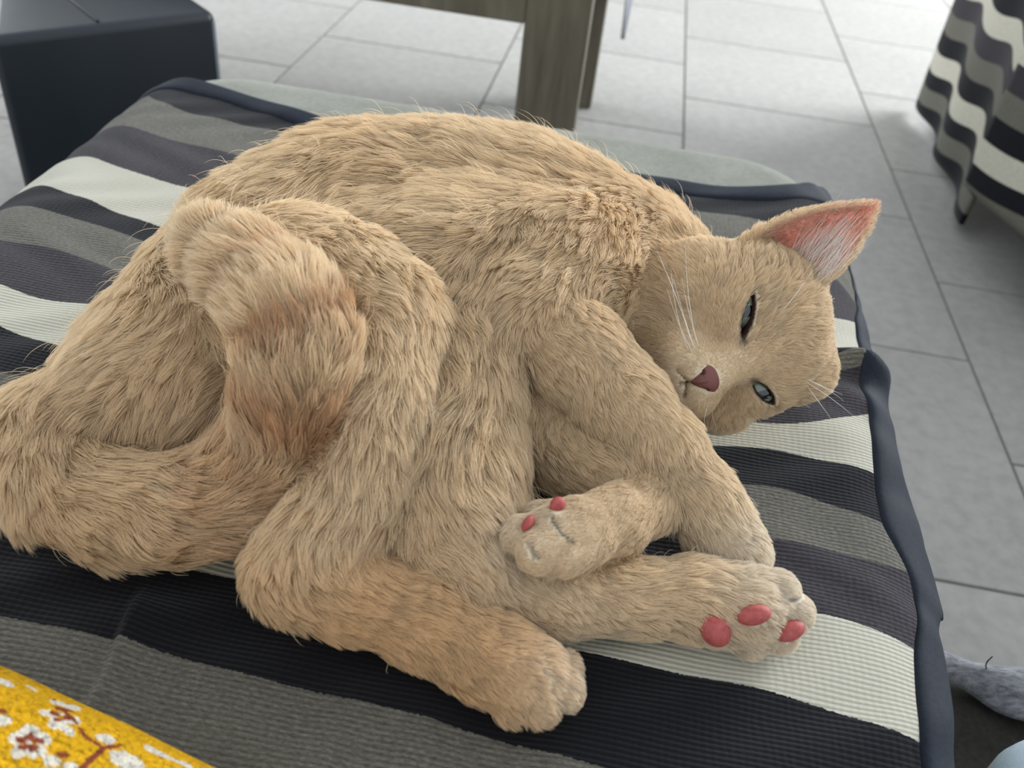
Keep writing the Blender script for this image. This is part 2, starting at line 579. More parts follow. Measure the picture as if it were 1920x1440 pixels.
edge_in = np.stack([U[:, -1], VV[:, -1]], -1)
edge_in = edge_in[edge_in[:, 1] > .02]
vmin = edge_in[-1, 1]
vq = edge_in[:, 1]
eo2 = np.stack([np.interp(vq, eo[:, 1], eo[:, 0]), vq], -1)
eo2[vq > eo[-1, 1], 0] = eo[-1, 0]
ei3 = resample(soften(edge_in, 3), 220); eo3 = soften(resample(soften(eo2, 8), 220), 14)
tape('binding', ei3, eo3)
uu = np.linspace(UL, U[0, -1] + .02, 160)
back_in = np.stack([uu, v_at(uu, 1.0)], -1); back_out = np.stack([uu, v_at(uu, 0.0) + .001], -1)
tape('binding', back_in, back_out)

# ------------------------------------------------------------------ low wooden table
k = Nodes('weathered_oak')
v = k.coords('Object', (14, 14, 1.6))
n = k.noise(v, 3, 6, .6)
k.set(color=k.ramp(n, [(.3, lin(90, 84, 70)), (.7, lin(126, 118, 102))]), rough=.55, spec=.3)
k.bump(n, .15, .001)
OAK = k.mat
lt = PD(962, 235, 1.42); lw = 1.42 * 114 / FPX
lx0, ly0 = lt[0], lt[1]
zz_ = np.linspace(0, .7, 1400)
q_ = (CM.T @ (np.stack([np.full_like(zz_, lx0), np.full_like(zz_, ly0), zz_], -1) - CAM).T)
ab = float(zz_[np.argmin(np.abs(FPX * q_[1] / q_[2] + 720 - 46))])
table = empty('table', (lx0 - .4, ly0 + .3, 0))
tag(table, 'grey-brown wooden table with thick square legs, behind the ottoman', 'table')
TX0 = lx0 - 1.25
TD = P(1106, 205, 0, 0)[1] - ly0
ld = .055
for lx in (lx0, TX0):
    for ly in (ly0, ly0 + TD):
        o = mesh_bm('leg', box_bm(lx, lx + lw, ly, ly + ld, 0, ab + .10, .003), OAK); local(o, table)
for (a, b, c, d) in ((TX0 + lw, lx0, ly0 + .001, ly0 + .025), (TX0 + lw, lx0, ly0 + TD + ld - .025, ly0 + TD + ld - .001),
                     (lx0 + lw - .045, lx0 + lw - .02, ly0 + ld, ly0 + TD), (TX0 + .02, TX0 + .045, ly0 + ld, ly0 + TD)):
    o = mesh_bm('apron', box_bm(a, b, c, d, ab, ab + .098, .002), OAK); local(o, table)
tw_ = (TD + ld + .04) / 6
for i in range(6):
    o = mesh_bm('top_plank', box_bm(TX0 - .02, lx0 + lw + .02, ly0 - .02 + i * tw_, ly0 - .02 + (i + 1) * tw_ - .002, ab + .1005, ab + .1355, .002), OAK); local(o, table)
# grey runner lying on the table, its pointed end hanging over the right side
tz = ab + .1365
ty = ly0 + TD * .62
ex_x = lx0 + lw + .024
q_ = (CM.T @ (np.stack([np.full_like(zz_, ex_x), np.full_like(zz_, ty), zz_], -1) - CAM).T)
ztip = float(zz_[np.argmin(np.abs(FPX * q_[1] / q_[2] + 720 - 70))])
V = []; NI, NJ = 40, 13
for i in range(NI):
    for j in range(NJ):
        s_ = j / (NJ - 1) - .5
        if i < 22:
            t = i / 21; V.append((TX0 + .25 + (ex_x - TX0 - .25) * t, ty + s_ * .16, tz + .0006))
        else:
            t = (i - 21) / (NI - 22)
            w = 1 - max(0, t - .25) / .75 * .97
            V.append((ex_x + .022 * min(1, t * 3) + s_ * .035 * w * min(1, t * 3) + .003 * math.sin(s_ * 7), ty + s_ * .16 * w, tz - (tz - ztip) * t))
cl = mesh_np('table_runner', V, grid_faces(NI, NJ), plain('pale_lilac_cloth', lin(170, 170, 176), .9, .1, 200, .08))
so = cl.modifiers.new('thickness', 'SOLIDIFY'); so.thickness = .0016; so.offset = 1
tag(cl, 'pale grey cloth runner whose pointed end hangs beside the table leg', 'table runner')

# ------------------------------------------------------------------ dark leather box seat
k = Nodes('blue_black_leather')
v = k.coords('Object')
n = k.noise(v, 260, 4)
k.set(color=lin(17, 26, 34), rough=k.ramp(k.noise(v, 6, 3), [(.3, (.38,) * 3), (.7, (.5,) * 3)]), spec=.5)
k.bump(n, .15, .0006)
LEA = k.mat
ZT = .40
A = P(-24, 72, 0, ZT); B = P(406, 22, 0, ZT); Cc = P(376, 0, 0, ZT)
ex = (B - A)[:2]; W = np.linalg.norm(ex); ex /= W
ey = np.array([-ex[1], ex[0]])
pouf = empty('leather_pouf', (A[0], A[1], 0))
pouf.rotation_euler = (0, 0, math.atan2(ex[1], ex[0]))
tag(pouf, 'blue-black leather box pouf in the far left corner', 'pouf')
bm = box_bm(0, W, .0, .34, .03, ZT, .012, 4)
for v_ in bm.verts: v_.co.x += .34 * v_.co.y * (1 - v_.co.x / W)
mesh_bm('body', bm, LEA, pouf, True)
mesh_bm('top_seam', box_bm(W * .46, W * .46 + .004, .012, .33, ZT + .0002, ZT + .0022, .0008, 2), LEA, pouf, True)
bm = bmesh.new()
mesh_bm('corner_piping', box_bm(W - .008, W - .0015, .0015, .008, .04, ZT - .012, .002, 2), plain('pale_piping', lin(120, 128, 134), .5), pouf, True)
for fx in (.05, W - .05):
    for fy in (.05, .29):
        mesh_bm('foot', box_bm(fx - .02, fx + .02, fy - .02, fy + .02, 0, .031, .003), LEA, pouf)

# ------------------------------------------------------------------ striped armchair on the right
k = Nodes('striped_armchair_cloth')
uvn = k.n('ShaderNodeUVMap'); uvn.uv_map = 'stripe'
sep = k.n('ShaderNodeSeparateXYZ'); k.l(uvn.outputs[0], sep.inputs[0])
seq2 = [CB, CG, CB, CW, CB, CG, CP, CW, CB, CG, CP, CW, CB, CG, CP, CW]
stops = []
pos = 0
wd = [.10, .075, .065, .085, .085, .085, .085, .085, .085, .085, .085, .08] + [.01] * 4
for c, w in zip(seq2, wd):
    stops.append((pos, c)); pos += w
col = k.ramp(sep.outputs[1], stops, 'CONSTANT')
v = k.coords('Object')
nn = k.noise(v, 300, 3)
k.set(color=k.mix(1.0, col, k.ramp(nn, [(.3, (.8,) * 3), (.7, (1.15,) * 3)]), 'MULTIPLY'), rough=.95, spec=.1, sheen=.1)
k.bump(nn, .3, .001)
STR2 = k.mat
arm = empty('striped_armchair', P(1900, 300, 0, 0))
tag(arm, 'armchair draped in a wavy black, grey and white striped cover, top right', 'armchair')
far = P(1727, 186, 0, .03); near = P(1812, 408, 0, .03)
dv = (near - far)[:2]; L1 = np.linalg.norm(dv); dv /= L1
nv = np.array([dv[1], -dv[0]])              # sideways, may point left
if nv[0] > 0: nv = -nv
HT = .56


def panel(name, p0, dirv, length, z0f, z1, nrm, fold, nfold, off, ph, thick=.012, vsc=1.0, v0=0.0):
    nu, nz = 60, 40
    V = []; UV = []
    for i in range(nu):
        s = i / (nu - 1)
        z0 = z0f(s)
        for j in range(nz):
            t = j / (nz - 1)
            z = z0 + (z1 - z0) * t
            f = fold * math.sin(ph + s * nfold * 2 * math.pi + 1.6 * t) * (1 - .75 * t) + off
            f -= .10 * max(0, t - .85) ** 1.5 / .06
            q = p0[:2] + dirv * (s * length) + nrm * f
            V.append((q[0], q[1], z))
            UV.append((s, v0 + (z + .010 * math.sin(ph + s * nfold * 2 * math.pi)) * vsc))
    o = mesh_np(name, V, grid_faces(nu, nz), STR2)
    add_uv(o, 'stripe', np.array(UV))
    so = o.modifiers.new('thickness', 'SOLIDIFY'); so.thickness = thick; so.offset = 0
    return local(o, arm)


panel('side_drape', far, dv, L1 + .02, lambda s: .022 + .0 * s, HT, nv, .012, 2.3, 0.0, .4, .008, 1.95, 0.0)
# second layer of the cover, wrapped round the near corner
p2 = P(1818, 345, 0, .135); q2 = P(1925, 436, 0, .135)
d2v = (q2 - p2)[:2]; L2 = np.linalg.norm(d2v); d2v /= L2
n2v = np.array([d2v[1], -d2v[0]])
if n2v[0] > 0: n2v = -n2v
panel('front_drape', p2, d2v, L2 + .35, lambda s: .135 - .02 * s, HT, n2v, .008, 1.2, 0.0, 1.1, .012, 1.95, -.12)
DK = plain('dark_upholstery', lin(34, 36, 44), .9, .1, 60, .1)
c0 = far[:2] - nv * .04; c1 = near[:2] - nv * .04
bm = bmesh.new()
wv = -nv
pl = [c0 + dv * .02, c1 - dv * .0, p2[:2] - n2v * .035 + d2v * .02, q2[:2] - n2v * .035 + d2v * .33, q2[:2] + wv * .55 + d2v * .30, c0 + wv * .80 + dv * .02]
vb = [bm.verts.new((p[0], p[1], .17)) for p in pl]; vt = [bm.verts.new((p[0], p[1], .53)) for p in pl]
bm.faces.new(vb[::-1]); bm.faces.new(vt)
for i in range(len(pl)):
    j = (i + 1) % len(pl)
    bm.faces.new((vb[i], vb[j], vt[j], vt[i]))
bmesh.ops.recalc_face_normals(bm, faces=bm.faces[:])
o = mesh_bm('body', bm, DK); local(o, arm)
for p in (c0 + wv * .08 + dv * .08, c0 + wv * .70 + dv * .08, q2[:2] + wv * .15 + d2v * .2, q2[:2] + wv * .45 + d2v * .2):
    o = mesh_bm('foot', box_bm(p[0] - .025, p[0] + .025, p[1] - .025, p[1] + .025, 0, .172, .004), DK); local(o, arm)

# ------------------------------------------------------------------ sofa the photographer sits on, with a grey blanket
sz = .30
g0 = P(1788, 1252, 0, sz)
SOFA = plain('shade_toned_sofa_cloth', lin(54, 52, 48), .95, .1, 300, .2, .4)  # dark tone stands in for the shadow below the blanket
sofa = empty('sofa', (g0[0] + .35, g0[1] - .22, 0))
tag(sofa, 'upholstered seat edge toned dark taupe to stand in for shadow, near right corner', 'sofa')
sx0 = g0[0] - .03
V, F = rounded_slab(sx0, sx0 + .9, g0[1] - .52, g0[1] + .004, .08, sz - .012, .012, .022)
o = mesh_np('seat_cushion', V, F, SOFA); local(o, sofa)
V, F = rounded_slab(sx0 + .02, sx0 + .88, g0[1] - .50, g0[1] - .015, 0.0, .0795, .01, .04)
o = mesh_np('plinth', V, F, SOFA); local(o, sofa)
k = Nodes('grey_felt')
v = k.coords('Object', (1, 1, 1))
n = k.noise(k.coords('Object', (120, 420, 200)), 1, 5, .65)
k.set(color=k.ramp(n, [(.3, lin(84, 84, 90)), (.7, lin(158, 157, 160))]), rough=1.0, spec=.05, sheen=.3)
k.bump(n, .6, .0015)
FELT = k.mat
nu, nw = 70, 26
V = []
for i in range(nu):
    s = i / (nu - 1)
    a = P(1730 + 280 * s, 1240 + 24 * min(1, s * 2.0), 0, sz)
    b = P(1730 + 280 * s, 1258 + 150 * max(0, s - .12) ** 1.1, 0, sz)
    for j in range(nw):
        t = j / (nw - 1)
        p = a * (1 - t) + b * t
        V.append((p[0], p[1], sz - .004 + .011 * math.sin(math.pi * t) ** .7 + .003 * math.sin(9 * s + 6 * t)))
bl = mesh_np('grey_blanket', V, grid_faces(nu, nw), FELT)
so = bl.modifiers.new('thickness', 'SOLIDIFY'); so.thickness = .006; so.offset = -1
tag(bl, 'grey felted blanket edge with a loose black thread, near right corner', 'blanket')
BLK = plain('black_thread_fibre', lin(14, 14, 18), .8)


def tube(name, pts, r, mat, parent=None, r1=None, ns=6, n=24):
    pts = np.array(pts, float)
    s_ = np.r_[0, np.cumsum(np.linalg.norm(np.diff(pts, axis=0), axis=1))]
    q = np.stack([np.interp(np.linspace(0, s_[-1], n), s_, pts[:, a]) for a in range(3)], -1)
    for _ in range(2): q[1:-1] = .5 * q[1:-1] + .25 * (q[2:] + q[:-2])
    tg = np.gradient(q, axis=0); tg /= np.linalg.norm(tg, axis=1, keepdims=True)
    up_ = np.cross(tg, [.3, .2, .93]); up_ /= np.linalg.norm(up_, axis=1, keepdims=True); b2_ = np.cross(tg, up_)
    rr_ = np.linspace(r, r1 if r1 is not None else r, n)[:, None, None]
    a_ = np.linspace(0, 2 * math.pi, ns, endpoint=False)[None, :, None]
    V = q[:, None] + rr_ * (np.cos(a_) * up_[:, None] + np.sin(a_) * b2_[:, None])
    return mesh_np(name, V.reshape(-1, 3), grid_faces(n, ns, 0, True), mat, parent)


tube('loose_thread', [P(1842, 1246, .004, sz), P(1846, 1252, .008, sz), P(1851, 1257, .010, sz), P(1848, 1248, .02, sz), P(1851, 1240, .026, sz), P(1861, 1231, .03, sz)], .0004, BLK, bl)

# pale blue cushion corner
bc = P(1960, 1480, 0, sz + .03)
V = []; nu, nv_ = 28, 36
for i in range(nu):
    th = math.pi * i / (nu - 1)
    for j in range(nv_):
        ph = 2 * math.pi * j / nv_
        sg = lambda c, e: math.copysign(abs(c) ** e, c)
        V.append((bc[0] + .062 + .10 * sg(math.cos(ph), .6) * sg(math.sin(th), .6), bc[1] - .04 + .07 * sg(math.sin(ph), .6) * sg(math.sin(th), .6), sz + .028 + .04 * sg(math.cos(th), .7)))
pb = mesh_np('pale_blue_cushion', V, grid_faces(nu, nv_, 0, True), plain('pale_blue_cotton', lin(176, 190, 200), .9, .1, 300, .06, .2))
tag(pb, 'pale blue fabric cushion corner at the lower right edge', 'cushion')

# ------------------------------------------------------------------ lap in a yellow printed dress
AX0 = P(-520, 1395, .0); AX1 = P(330, 1850, .0)
R_L = .042
ax = (AX1 - AX0); ax[2] = 0; LL = np.linalg.norm(ax); ax /= LL
side = np.array([-ax[1], ax[0], 0])
nu, nw = 460, 320
us_ = np.linspace(-.06, LL + .10, nu); an = np.linspace(0, math.pi, nw)
UU, AN = np.meshgrid(us_, an, indexing='ij')
prof = R_L * (1 + .10 * np.sin(UU * 9 + .6))
prof *= np.sqrt(np.clip(1 - np.clip((.02 - UU) / .082, 0, 1) ** 2, .0004, 1)) * np.sqrt(np.clip(1 - np.clip((UU - LL - .02) / .082, 0, 1) ** 2, .0004, 1))
cen = AX0[None, None] + ax * UU[..., None]
LP = cen + side * (np.cos(AN) * prof * 1.25)[..., None]
LP[..., 2] = S + .009 + np.sin(AN) * prof * 1.0 + .0007 * np.sin(UU * 130 + 4 * np.sin(AN * 7)) * np.sin(AN * 23)


def on_lap(px, py):
    q = (CM.T @ (LP.reshape(-1, 3) - CAM).T)
    x = FPX * q[0] / q[2] + 960; y = FPX * q[1] / q[2] + 720
    i = np.argmin((x - px) ** 2 + (y - py) ** 2 + 4e4 * (q[2] > .5))
    return LP.reshape(-1, 3)[i]


YEL, WHT, BRN = np.array(lin(238, 180, 20)), np.array(lin(240, 232, 214)), np.array(lin(150, 72, 46))
pc = np.tile(YEL, (nu * nw, 1))
fl = LP.reshape(-1, 3)


def blob(c, rad, colr, ang=0, asp=1.0):
    """an oval printed on the cloth: centre in 3-D, radius in metres"""
    e1 = np.cos(ang) * ax + np.sin(ang) * np.array([0, 0, 1.0]) - np.sin(ang) * side * .3
    d = fl - c
    a = d @ e1; rest = np.sqrt(np.maximum((d ** 2).sum(1) - a ** 2, 0))
    m_ = (a / (rad * asp)) ** 2 + (rest / rad) ** 2 < 1 + .18 * np.sin(fl[:, 0] * 1400 + fl[:, 1] * 1100)
    pc[m_] = colr


for px, py, r, an_ in ((65, 1385, 40, 0), (95, 1340, 32, .5), (10, 1290, 18, 0), (8, 1345, 20, 1)):
    pass
K = .30 / FPX
for (px, py, rr) in ((55, 1392, 26), (115, 1338, 24)):
    for a in range(5):
        an2 = a * 2 * math.pi / 5 + px
        blob(on_lap(px + 24 * math.cos(an2), py + 20 * math.sin(an2)), rr * .62 * K, WHT, an2, 1.2)
    for a in range(5):
        an2 = a * 2 * math.pi / 5 + px
        blob(on_lap(px + 14 * math.cos(an2), py + 11 * math.sin(an2)), rr * .34 * K, BRN, an2, 1.5)
    blob(on_lap(px, py), 5 * K, WHT)
for px, py, r, asp in ((200, 1383, 17, 1.2), (10, 1280, 10, 2.0), (125, 1368, 9, 2.6), (95, 1425, 12, 1.5), (240, 1425, 22, 1.9), (95, 1305, 12, 1.6), (290, 1408, 14, 1.9), (312, 1418, 12, 1.8), (6, 1350, 12, 1.2), (230, 1348, 7, 2.2), (345, 1432, 12, 1.6), (130, 1438, 10, 1.5), (60, 1290, 8, 2.0)):
    blob(on_lap(px, py), r * K, WHT, .3, asp)
for px, py, r in ((118, 1415, 9), (4, 1335, 8), (225, 1345, 6), (82, 1284, 5), (240, 1352, 5), (303, 1421, 4), (92, 1296, 5)):
    blob(on_lap(px, py), r * K, BRN, 0, 1.4)


def twig(pts, r):
    for (a, b) in zip(pts[:-1], pts[1:]):
        nst = int(max(abs(a[0] - b[0]), abs(a[1] - b[1])) / 3) + 2
        for i in range(nst):
            t = i / (nst - 1)
            blob(on_lap(a[0] + (b[0] - a[0]) * t, a[1] + (b[1] - a[1]) * t), r * K, BRN)


frg = np.random.default_rng(3)
def flower(cn, r):
    """five white petals round a brown star, on the cloth near a point"""
    for cl__, rr_, k1, k2 in ((WHT, .62, 1.0, 1.25), (BRN, .34, .55, 1.5)):
        for a in range(5):
            an2 = a * 2 * math.pi / 5 + cn[0] * 90
            blob(cn + ax * r * k1 * math.cos(an2) + (side * .8 + np.array([0, 0, .3])) * r * k1 * math.sin(an2), r * rr_, cl__, an2, k2)
qv = CM.T @ (fl - CAM).T
shown = (qv[2] > .05) & (FPX * qv[0] / qv[2] + 960 > -30) & (FPX * qv[1] / qv[2] + 720 < 1470)
hid = np.nonzero(~shown)[0]
for i_ in frg.choice(hid, 60, replace=False):
    flower(fl[i_], .0048)
for i_ in frg.choice(hid, 120, replace=False):
    blob(fl[i_], .0020 + .0012 * frg.random(), WHT if frg.random() < .7 else BRN, frg.random() * 3, 1.6)
twig([(95, 1300), (108, 1325), (135, 1345), (160, 1380), (192, 1402)], 3.2)
twig([(192, 1402), (215, 1400), (222, 1396)], 5)
twig([(195, 1402), (170, 1425), (150, 1442), (130, 1460)], 7.5)
k = Nodes('yellow_crepe_print')
va = k.n('ShaderNodeVertexColor'); va.layer_name = 'print'
k.set(color=va.outputs[0], rough=.85, spec=.15)
b_ = k.noise(k.coords('Object', (1, 1, 1)), 400, 2, .5)
k.bump(b_, 1.0, .011)
lap = mesh_np('person', LP.reshape(-1, 3), grid_faces(nu, nw), k.mat)
ca = lap.data.color_attributes.new('print', 'FLOAT_COLOR', 'POINT')
ca.data.foreach_set('color', np.c_[pc, np.ones(len(pc))].astype(np.float32).ravel())
tag(lap, 'lap of a person in a yellow crinkled dress printed with white blossom twigs', 'person')

# ------------------------------------------------------------------ the cat
HG = .00125
ZS = S + .0065                                        # top of the throw under the cat
# head frame: R = the cat's right, F = where the face points, U = crown
U_img = np.array([.957, -.29, 0]); R_img = np.array([-.29, -.957, 0]); F_img = np.array([0, 0, -1.0])
yw = math.radians(18)
Fh = math.cos(yw) * F_img - math.sin(yw) * R_img
Rh = math.cos(yw) * R_img + math.sin(yw) * F_img
pt_ = math.radians(4)
Fh, Uh = math.cos(pt_) * Fh - math.sin(pt_) * U_img, math.cos(pt_) * U_img + math.sin(pt_) * Fh
RH, FH, UH = CM @ Rh, CM @ Fh, CM @ Uh
EM = P(1412, 660, .070)


def H(x, y, z):
    return EM + RH * x + FH * y + UH * z


def chain(pts):
    q = [(P(a, b, z), r) for a, b, z, r in pts]
    return [('cone', q[i][0], q[i + 1][0], q[i][1], q[i + 1][1]) for i in range(len(q) - 1)]


def ball(p, r):
    return ('cone', np.asarray(p), np.asarray(p) + 1e-5, r, r)


def ell(c, rad, axes=None):
    return ('ell', np.asarray(c), np.asarray(rad, float), np.eye(3) if axes is None else np.asarray(axes))


HAX = np.stack([RH, FH, UH])
G = {}
# name: (prims, inner blend, blend to the rest)
G['torso'] = (chain([(1190, 500, .056, .036), (1100, 480, .060, .041), (960, 430, .062, .048), (800, 420, .062, .049), (650, 440, .060, .051), (510, 510, .056, .0455), (400, 605, .049, .0355), (300, 705, .040, .031), (190, 785, .032, .027)])
              + chain([(1080, 560, .058, .042), (950, 560, .058, .046), (820, 570, .056, .048), (690, 600, .050, .044), (530, 650, .046, .040), (390, 735, .040, .033)]), .030, .006)
G['belly'] = (chain([(885, 590, .066, .036), (852, 700, .058, .029), (838, 800, .049, .027), (842, 900, .040, .027), (865, 1000, .030, .0265)])
              + chain([(990, 640, .040, .032), (925, 760, .030, .024), (880, 900, .022, .024)]), .018, .004)
G['thigh'] = (chain([(450, 570, .064, .038), (560, 570, .076, .040), (640, 590, .084, .034), (705, 620, .086, .0255)])
              + chain([(705, 625, .085, .0255), (690, 760, .070, .0225), (665, 880, .052, .0215), (610, 1000, .035, .0210), (565, 1075, .027, .0195)])
              + chain([(450, 600, .058, .036), (350, 715, .048, .030)]), .020, .004)
G['hind_foot_upper'] = (chain([(565, 1075, .027, .0195), (660, 1115, .024, .0180), (800, 1170, .0195, .0165), (920, 1235, .0175, .0165), (985, 1272, .0165, .0170)]), .008, .005)
G['toes_a'] = (chain([(985, 1240, .020, .0075), (1052, 1258, .0145, .0082)]) + chain([(985, 1262, .022, .0085), (1048, 1294, .0170, .0092)]) + chain([(965, 1275, .021, .0085), (1008, 1318, .0165, .0092)]) + chain([(935, 1268, .017, .0080), (958, 1318, .0130, .0084)]), .0005, .0016)
G['hind_foot_lower'] = (chain([(830, 1020, .026, .026), (900, 1080, .024, .0215), (1040, 1115, .021, .0175), (1180, 1122, .019, .0160), (1300, 1128, .0185, .0165), (1390, 1140, .018, .0180)]), .008, .004)
G['toes_b'] = (chain([(1400, 1100, .026, .0085), (1458, 1112, .0235, .0094)]) + chain([(1405, 1125, .024, .0090), (1482, 1148, .0175, .0098)]) + chain([(1390, 1150, .017, .0090), (1455, 1186, .0115, .0094)]) + chain([(1350, 1165, .013, .0085), (1398, 1200, .0095, .0086)]), .0005, .0018)
G['shoulder'] = (chain([(1150, 470, .072, .034), (1060, 520, .080, .034), (1000, 585, .080, .030)]), .02, .010)
G['forearm_upper'] = (chain([(1003, 585, .080, .0235), (1080, 662, .074, .0215), (1158, 742, .065, .0188), (1240, 840, .050, .0165), (1312, 940, .035, .0152), (1350, 1005, .025, .0150), (1370, 1040, .020, .0160)]), .010, .0018)
G['toes_c'] = (chain([(1365, 1010, .026, .0085), (1408, 1040, .017, .0092)]) + chain([(1360, 1020, .026, .0090), (1396, 1068, .0165, .0096)]) + chain([(1345, 1030, .022, .0090), (1358, 1080, .0145, .0094)]), .0005, .0018)
G['forearm_lower'] = (chain([(960, 735, .030, .0290), (1010, 800, .030, .0260), (1090, 855, .030, .0225), (1160, 900, .032, .0190), (1208, 943, .034, .0165)]), .012, .0025)
G['forepaw_lower'] = (chain([(1205, 945, .037, .0155), (1150, 978, .044, .0135), (1090, 998, .049, .0130), (1040, 1012, .051, .0135)]), .006, .003)
G['toes_d'] = (chain([(1110, 1018, .052, .0070), (1062, 1044, .0525, .0078)]) + chain([(1090, 1005, .055, .0080), (1010, 1034, .0545, .0088)]) + chain([(1075, 990, .054, .0080), (982, 1004, .0525, .0082)]) + chain([(1070, 970, .050, .0070), (1015, 972, .048, .0072)]), .0004, .0012)
G['tail'] = (chain([(200, 770, .032, .027), (115, 812, .029, .0235), (85, 860, .026, .0205), (130, 920, .024, .0205), (230, 962, .024, .0200), (340, 968, .026, .0205), (440, 930, .034, .0210), (520, 860, .052, .0215), (558, 760, .078, .0210), (562, 660, .101, .0200), (530, 580, .116, .0180), (470, 515, .120, .0150), (410, 470, .118, .0120), (378, 450, .116, .0085)]), .012, .0025)
NECK0 = P(1160, 500, .056)
G['neck'] = ([('cone', H(.006, -.050, -.012), NECK0, .037, .039), ('cone', H(0, -.035, -.03), P(1130, 560, .05), .029, .037)], .02, .015)
G['head'] = ([ell(H(.003, -.037, .010), (.0440, .044, .0385), HAX), ell(H(0, -.022, .010), (.034, .030, .030), HAX),
              ball(H(.031, -.028, -.014), .0255), ball(H(-.028, -.026, -.016), .0225),
              ('cone', H(0, -.006, .008), H(0, .0130, -.0235), .0125, .0092),
              ball(H(.0105, .0065, -.0350), .0120), ball(H(-.0105, .0065, -.0350), .0120), ball(H(0, .000, -.0445), .0108),
              ball(H(0, -.018, -.034), .0235), ball(H(-.027, -.024, .029), .0155),
              ball(H(.0205, -.0115, .001), .0150), ball(H(-.0205, -.0115, .001), .0150)], .011, .012)


def sdf(prim, X, Y, Z):
    if prim[0] == 'cone':
        _, a, b, ra, rb = prim
        d = b - a; L = d @ d
        px, py, pz = X - np.float32(a[0]), Y - np.float32(a[1]), Z - np.float32(a[2])
        t = np.clip((px * np.float32(d[0]) + py * np.float32(d[1]) + pz * np.float32(d[2])) / np.float32(L), 0, 1)
        return np.sqrt((px - t * np.float32(d[0])) ** 2 + (py - t * np.float32(d[1])) ** 2 + (pz - t * np.float32(d[2])) ** 2) - (np.float32(ra) + t * np.float32(rb - ra))
    _, c, r, A = prim
    px, py, pz = X - np.float32(c[0]), Y - np.float32(c[1]), Z - np.float32(c[2])
    q = [(px * np.float32(A[i][0]) + py * np.float32(A[i][1]) + pz * np.float32(A[i][2])) / np.float32(r[i]) for i in range(3)]
    k0 = np.sqrt(q[0] ** 2 + q[1] ** 2 + q[2] ** 2)
    k1 = np.sqrt((q[0] / np.float32(r[0])) ** 2 + (q[1] / np.float32(r[1])) ** 2 + (q[2] / np.float32(r[2])) ** 2) + np.float32(1e-9)
    return k0 * (k0 - 1) / k1


def smin(a, b, kk):
    h = np.maximum(kk - np.abs(a - b), 0) / np.float32(kk)
    return np.minimum(a, b) - h * h * np.float32(kk * .25)


def bounds(prims, pad):
    lo = np.full(3, 9.0); hi = np.full(3, -9.0)
    for p in prims:
        if p[0] == 'cone':
            for c, r in ((p[1], p[3]), (p[2], p[4])):
                lo = np.minimum(lo, c - r); hi = np.maximum(hi, c + r)
        else:
            lo = np.minimum(lo, p[1] - p[2].max()); hi = np.maximum(hi, p[1] + p[2].max())
    return lo - pad, hi + pad


# ear: a thin cupped sheet, splatted into the field as small balls
def ear_points(side, nt=70, nf=70, fold=0.0):
    q = []
    inner = np.array([.0165, -.022, .0400]); outer = np.array([.0500, -.034, .0210]); tipp = np.array([.0490, -.030, .0830])
    base = (inner + outer) / 2; Wv = (outer - inner) / 2
    for t in np.linspace(-.12, 1, nt):
        tc = max(t, 0)
        w = (1 - tc ** 1.7) ** .85 * (1 + .10 * math.sin(math.pi * tc)) if tc < 1 else 0
        c = base + (tipp - base) * t
        dpth = .019 * (1 - tc) ** .75 + .0012
        for f_ in np.linspace(-1, 1, nf):
            p = c + Wv * w * f_ + np.array([0.0, -1, 0]) * dpth * (1 - f_ * f_) + np.array([0, .006, 0]) * math.sin(math.pi * tc) * 0
            q.append((p[0] * side, p[1], p[2], t, f_))
    return np.array(q)


EAR = ear_points(1)
EARW = EM + EAR[:, :1] * RH + EAR[:, 1:2] * FH + EAR[:, 2:3] * UH
# far ear: pressed flat between head and throw
EAR2 = ear_points(-1)
EAR2W = EM + (EAR2[:, :1] * .72) * RH + (EAR2[:, 1:2] * 1.6 - .012) * FH + (EAR2[:, 2:3] * .40 + .012) * UH

allp = [p for g in G.values() for p in g[0]]
lo, hi = bounds(allp, .012)
hi = np.maximum(hi, EARW.max(0) + .01)
lo[2] = ZS - .006
dims = np.ceil((hi - lo) / HG).astype(int) + 1
gx, gy, gz = [(lo[i] + HG * np.arange(dims[i])).astype(np.float32) for i in range(3)]
VOL = np.full(dims, .05, dtype=np.float32)


def sub(l, h_):
    a = np.clip(np.floor((l - lo) / HG).astype(int), 0, dims); b = np.clip(np.ceil((h_ - lo) / HG).astype(int) + 1, 0, dims)
    return tuple(slice(a[i], b[i]) for i in range(3))


def coords_of(sl):
    return gx[sl[0]][:, None, None], gy[sl[1]][None, :, None], gz[sl[2]][None, None, :]


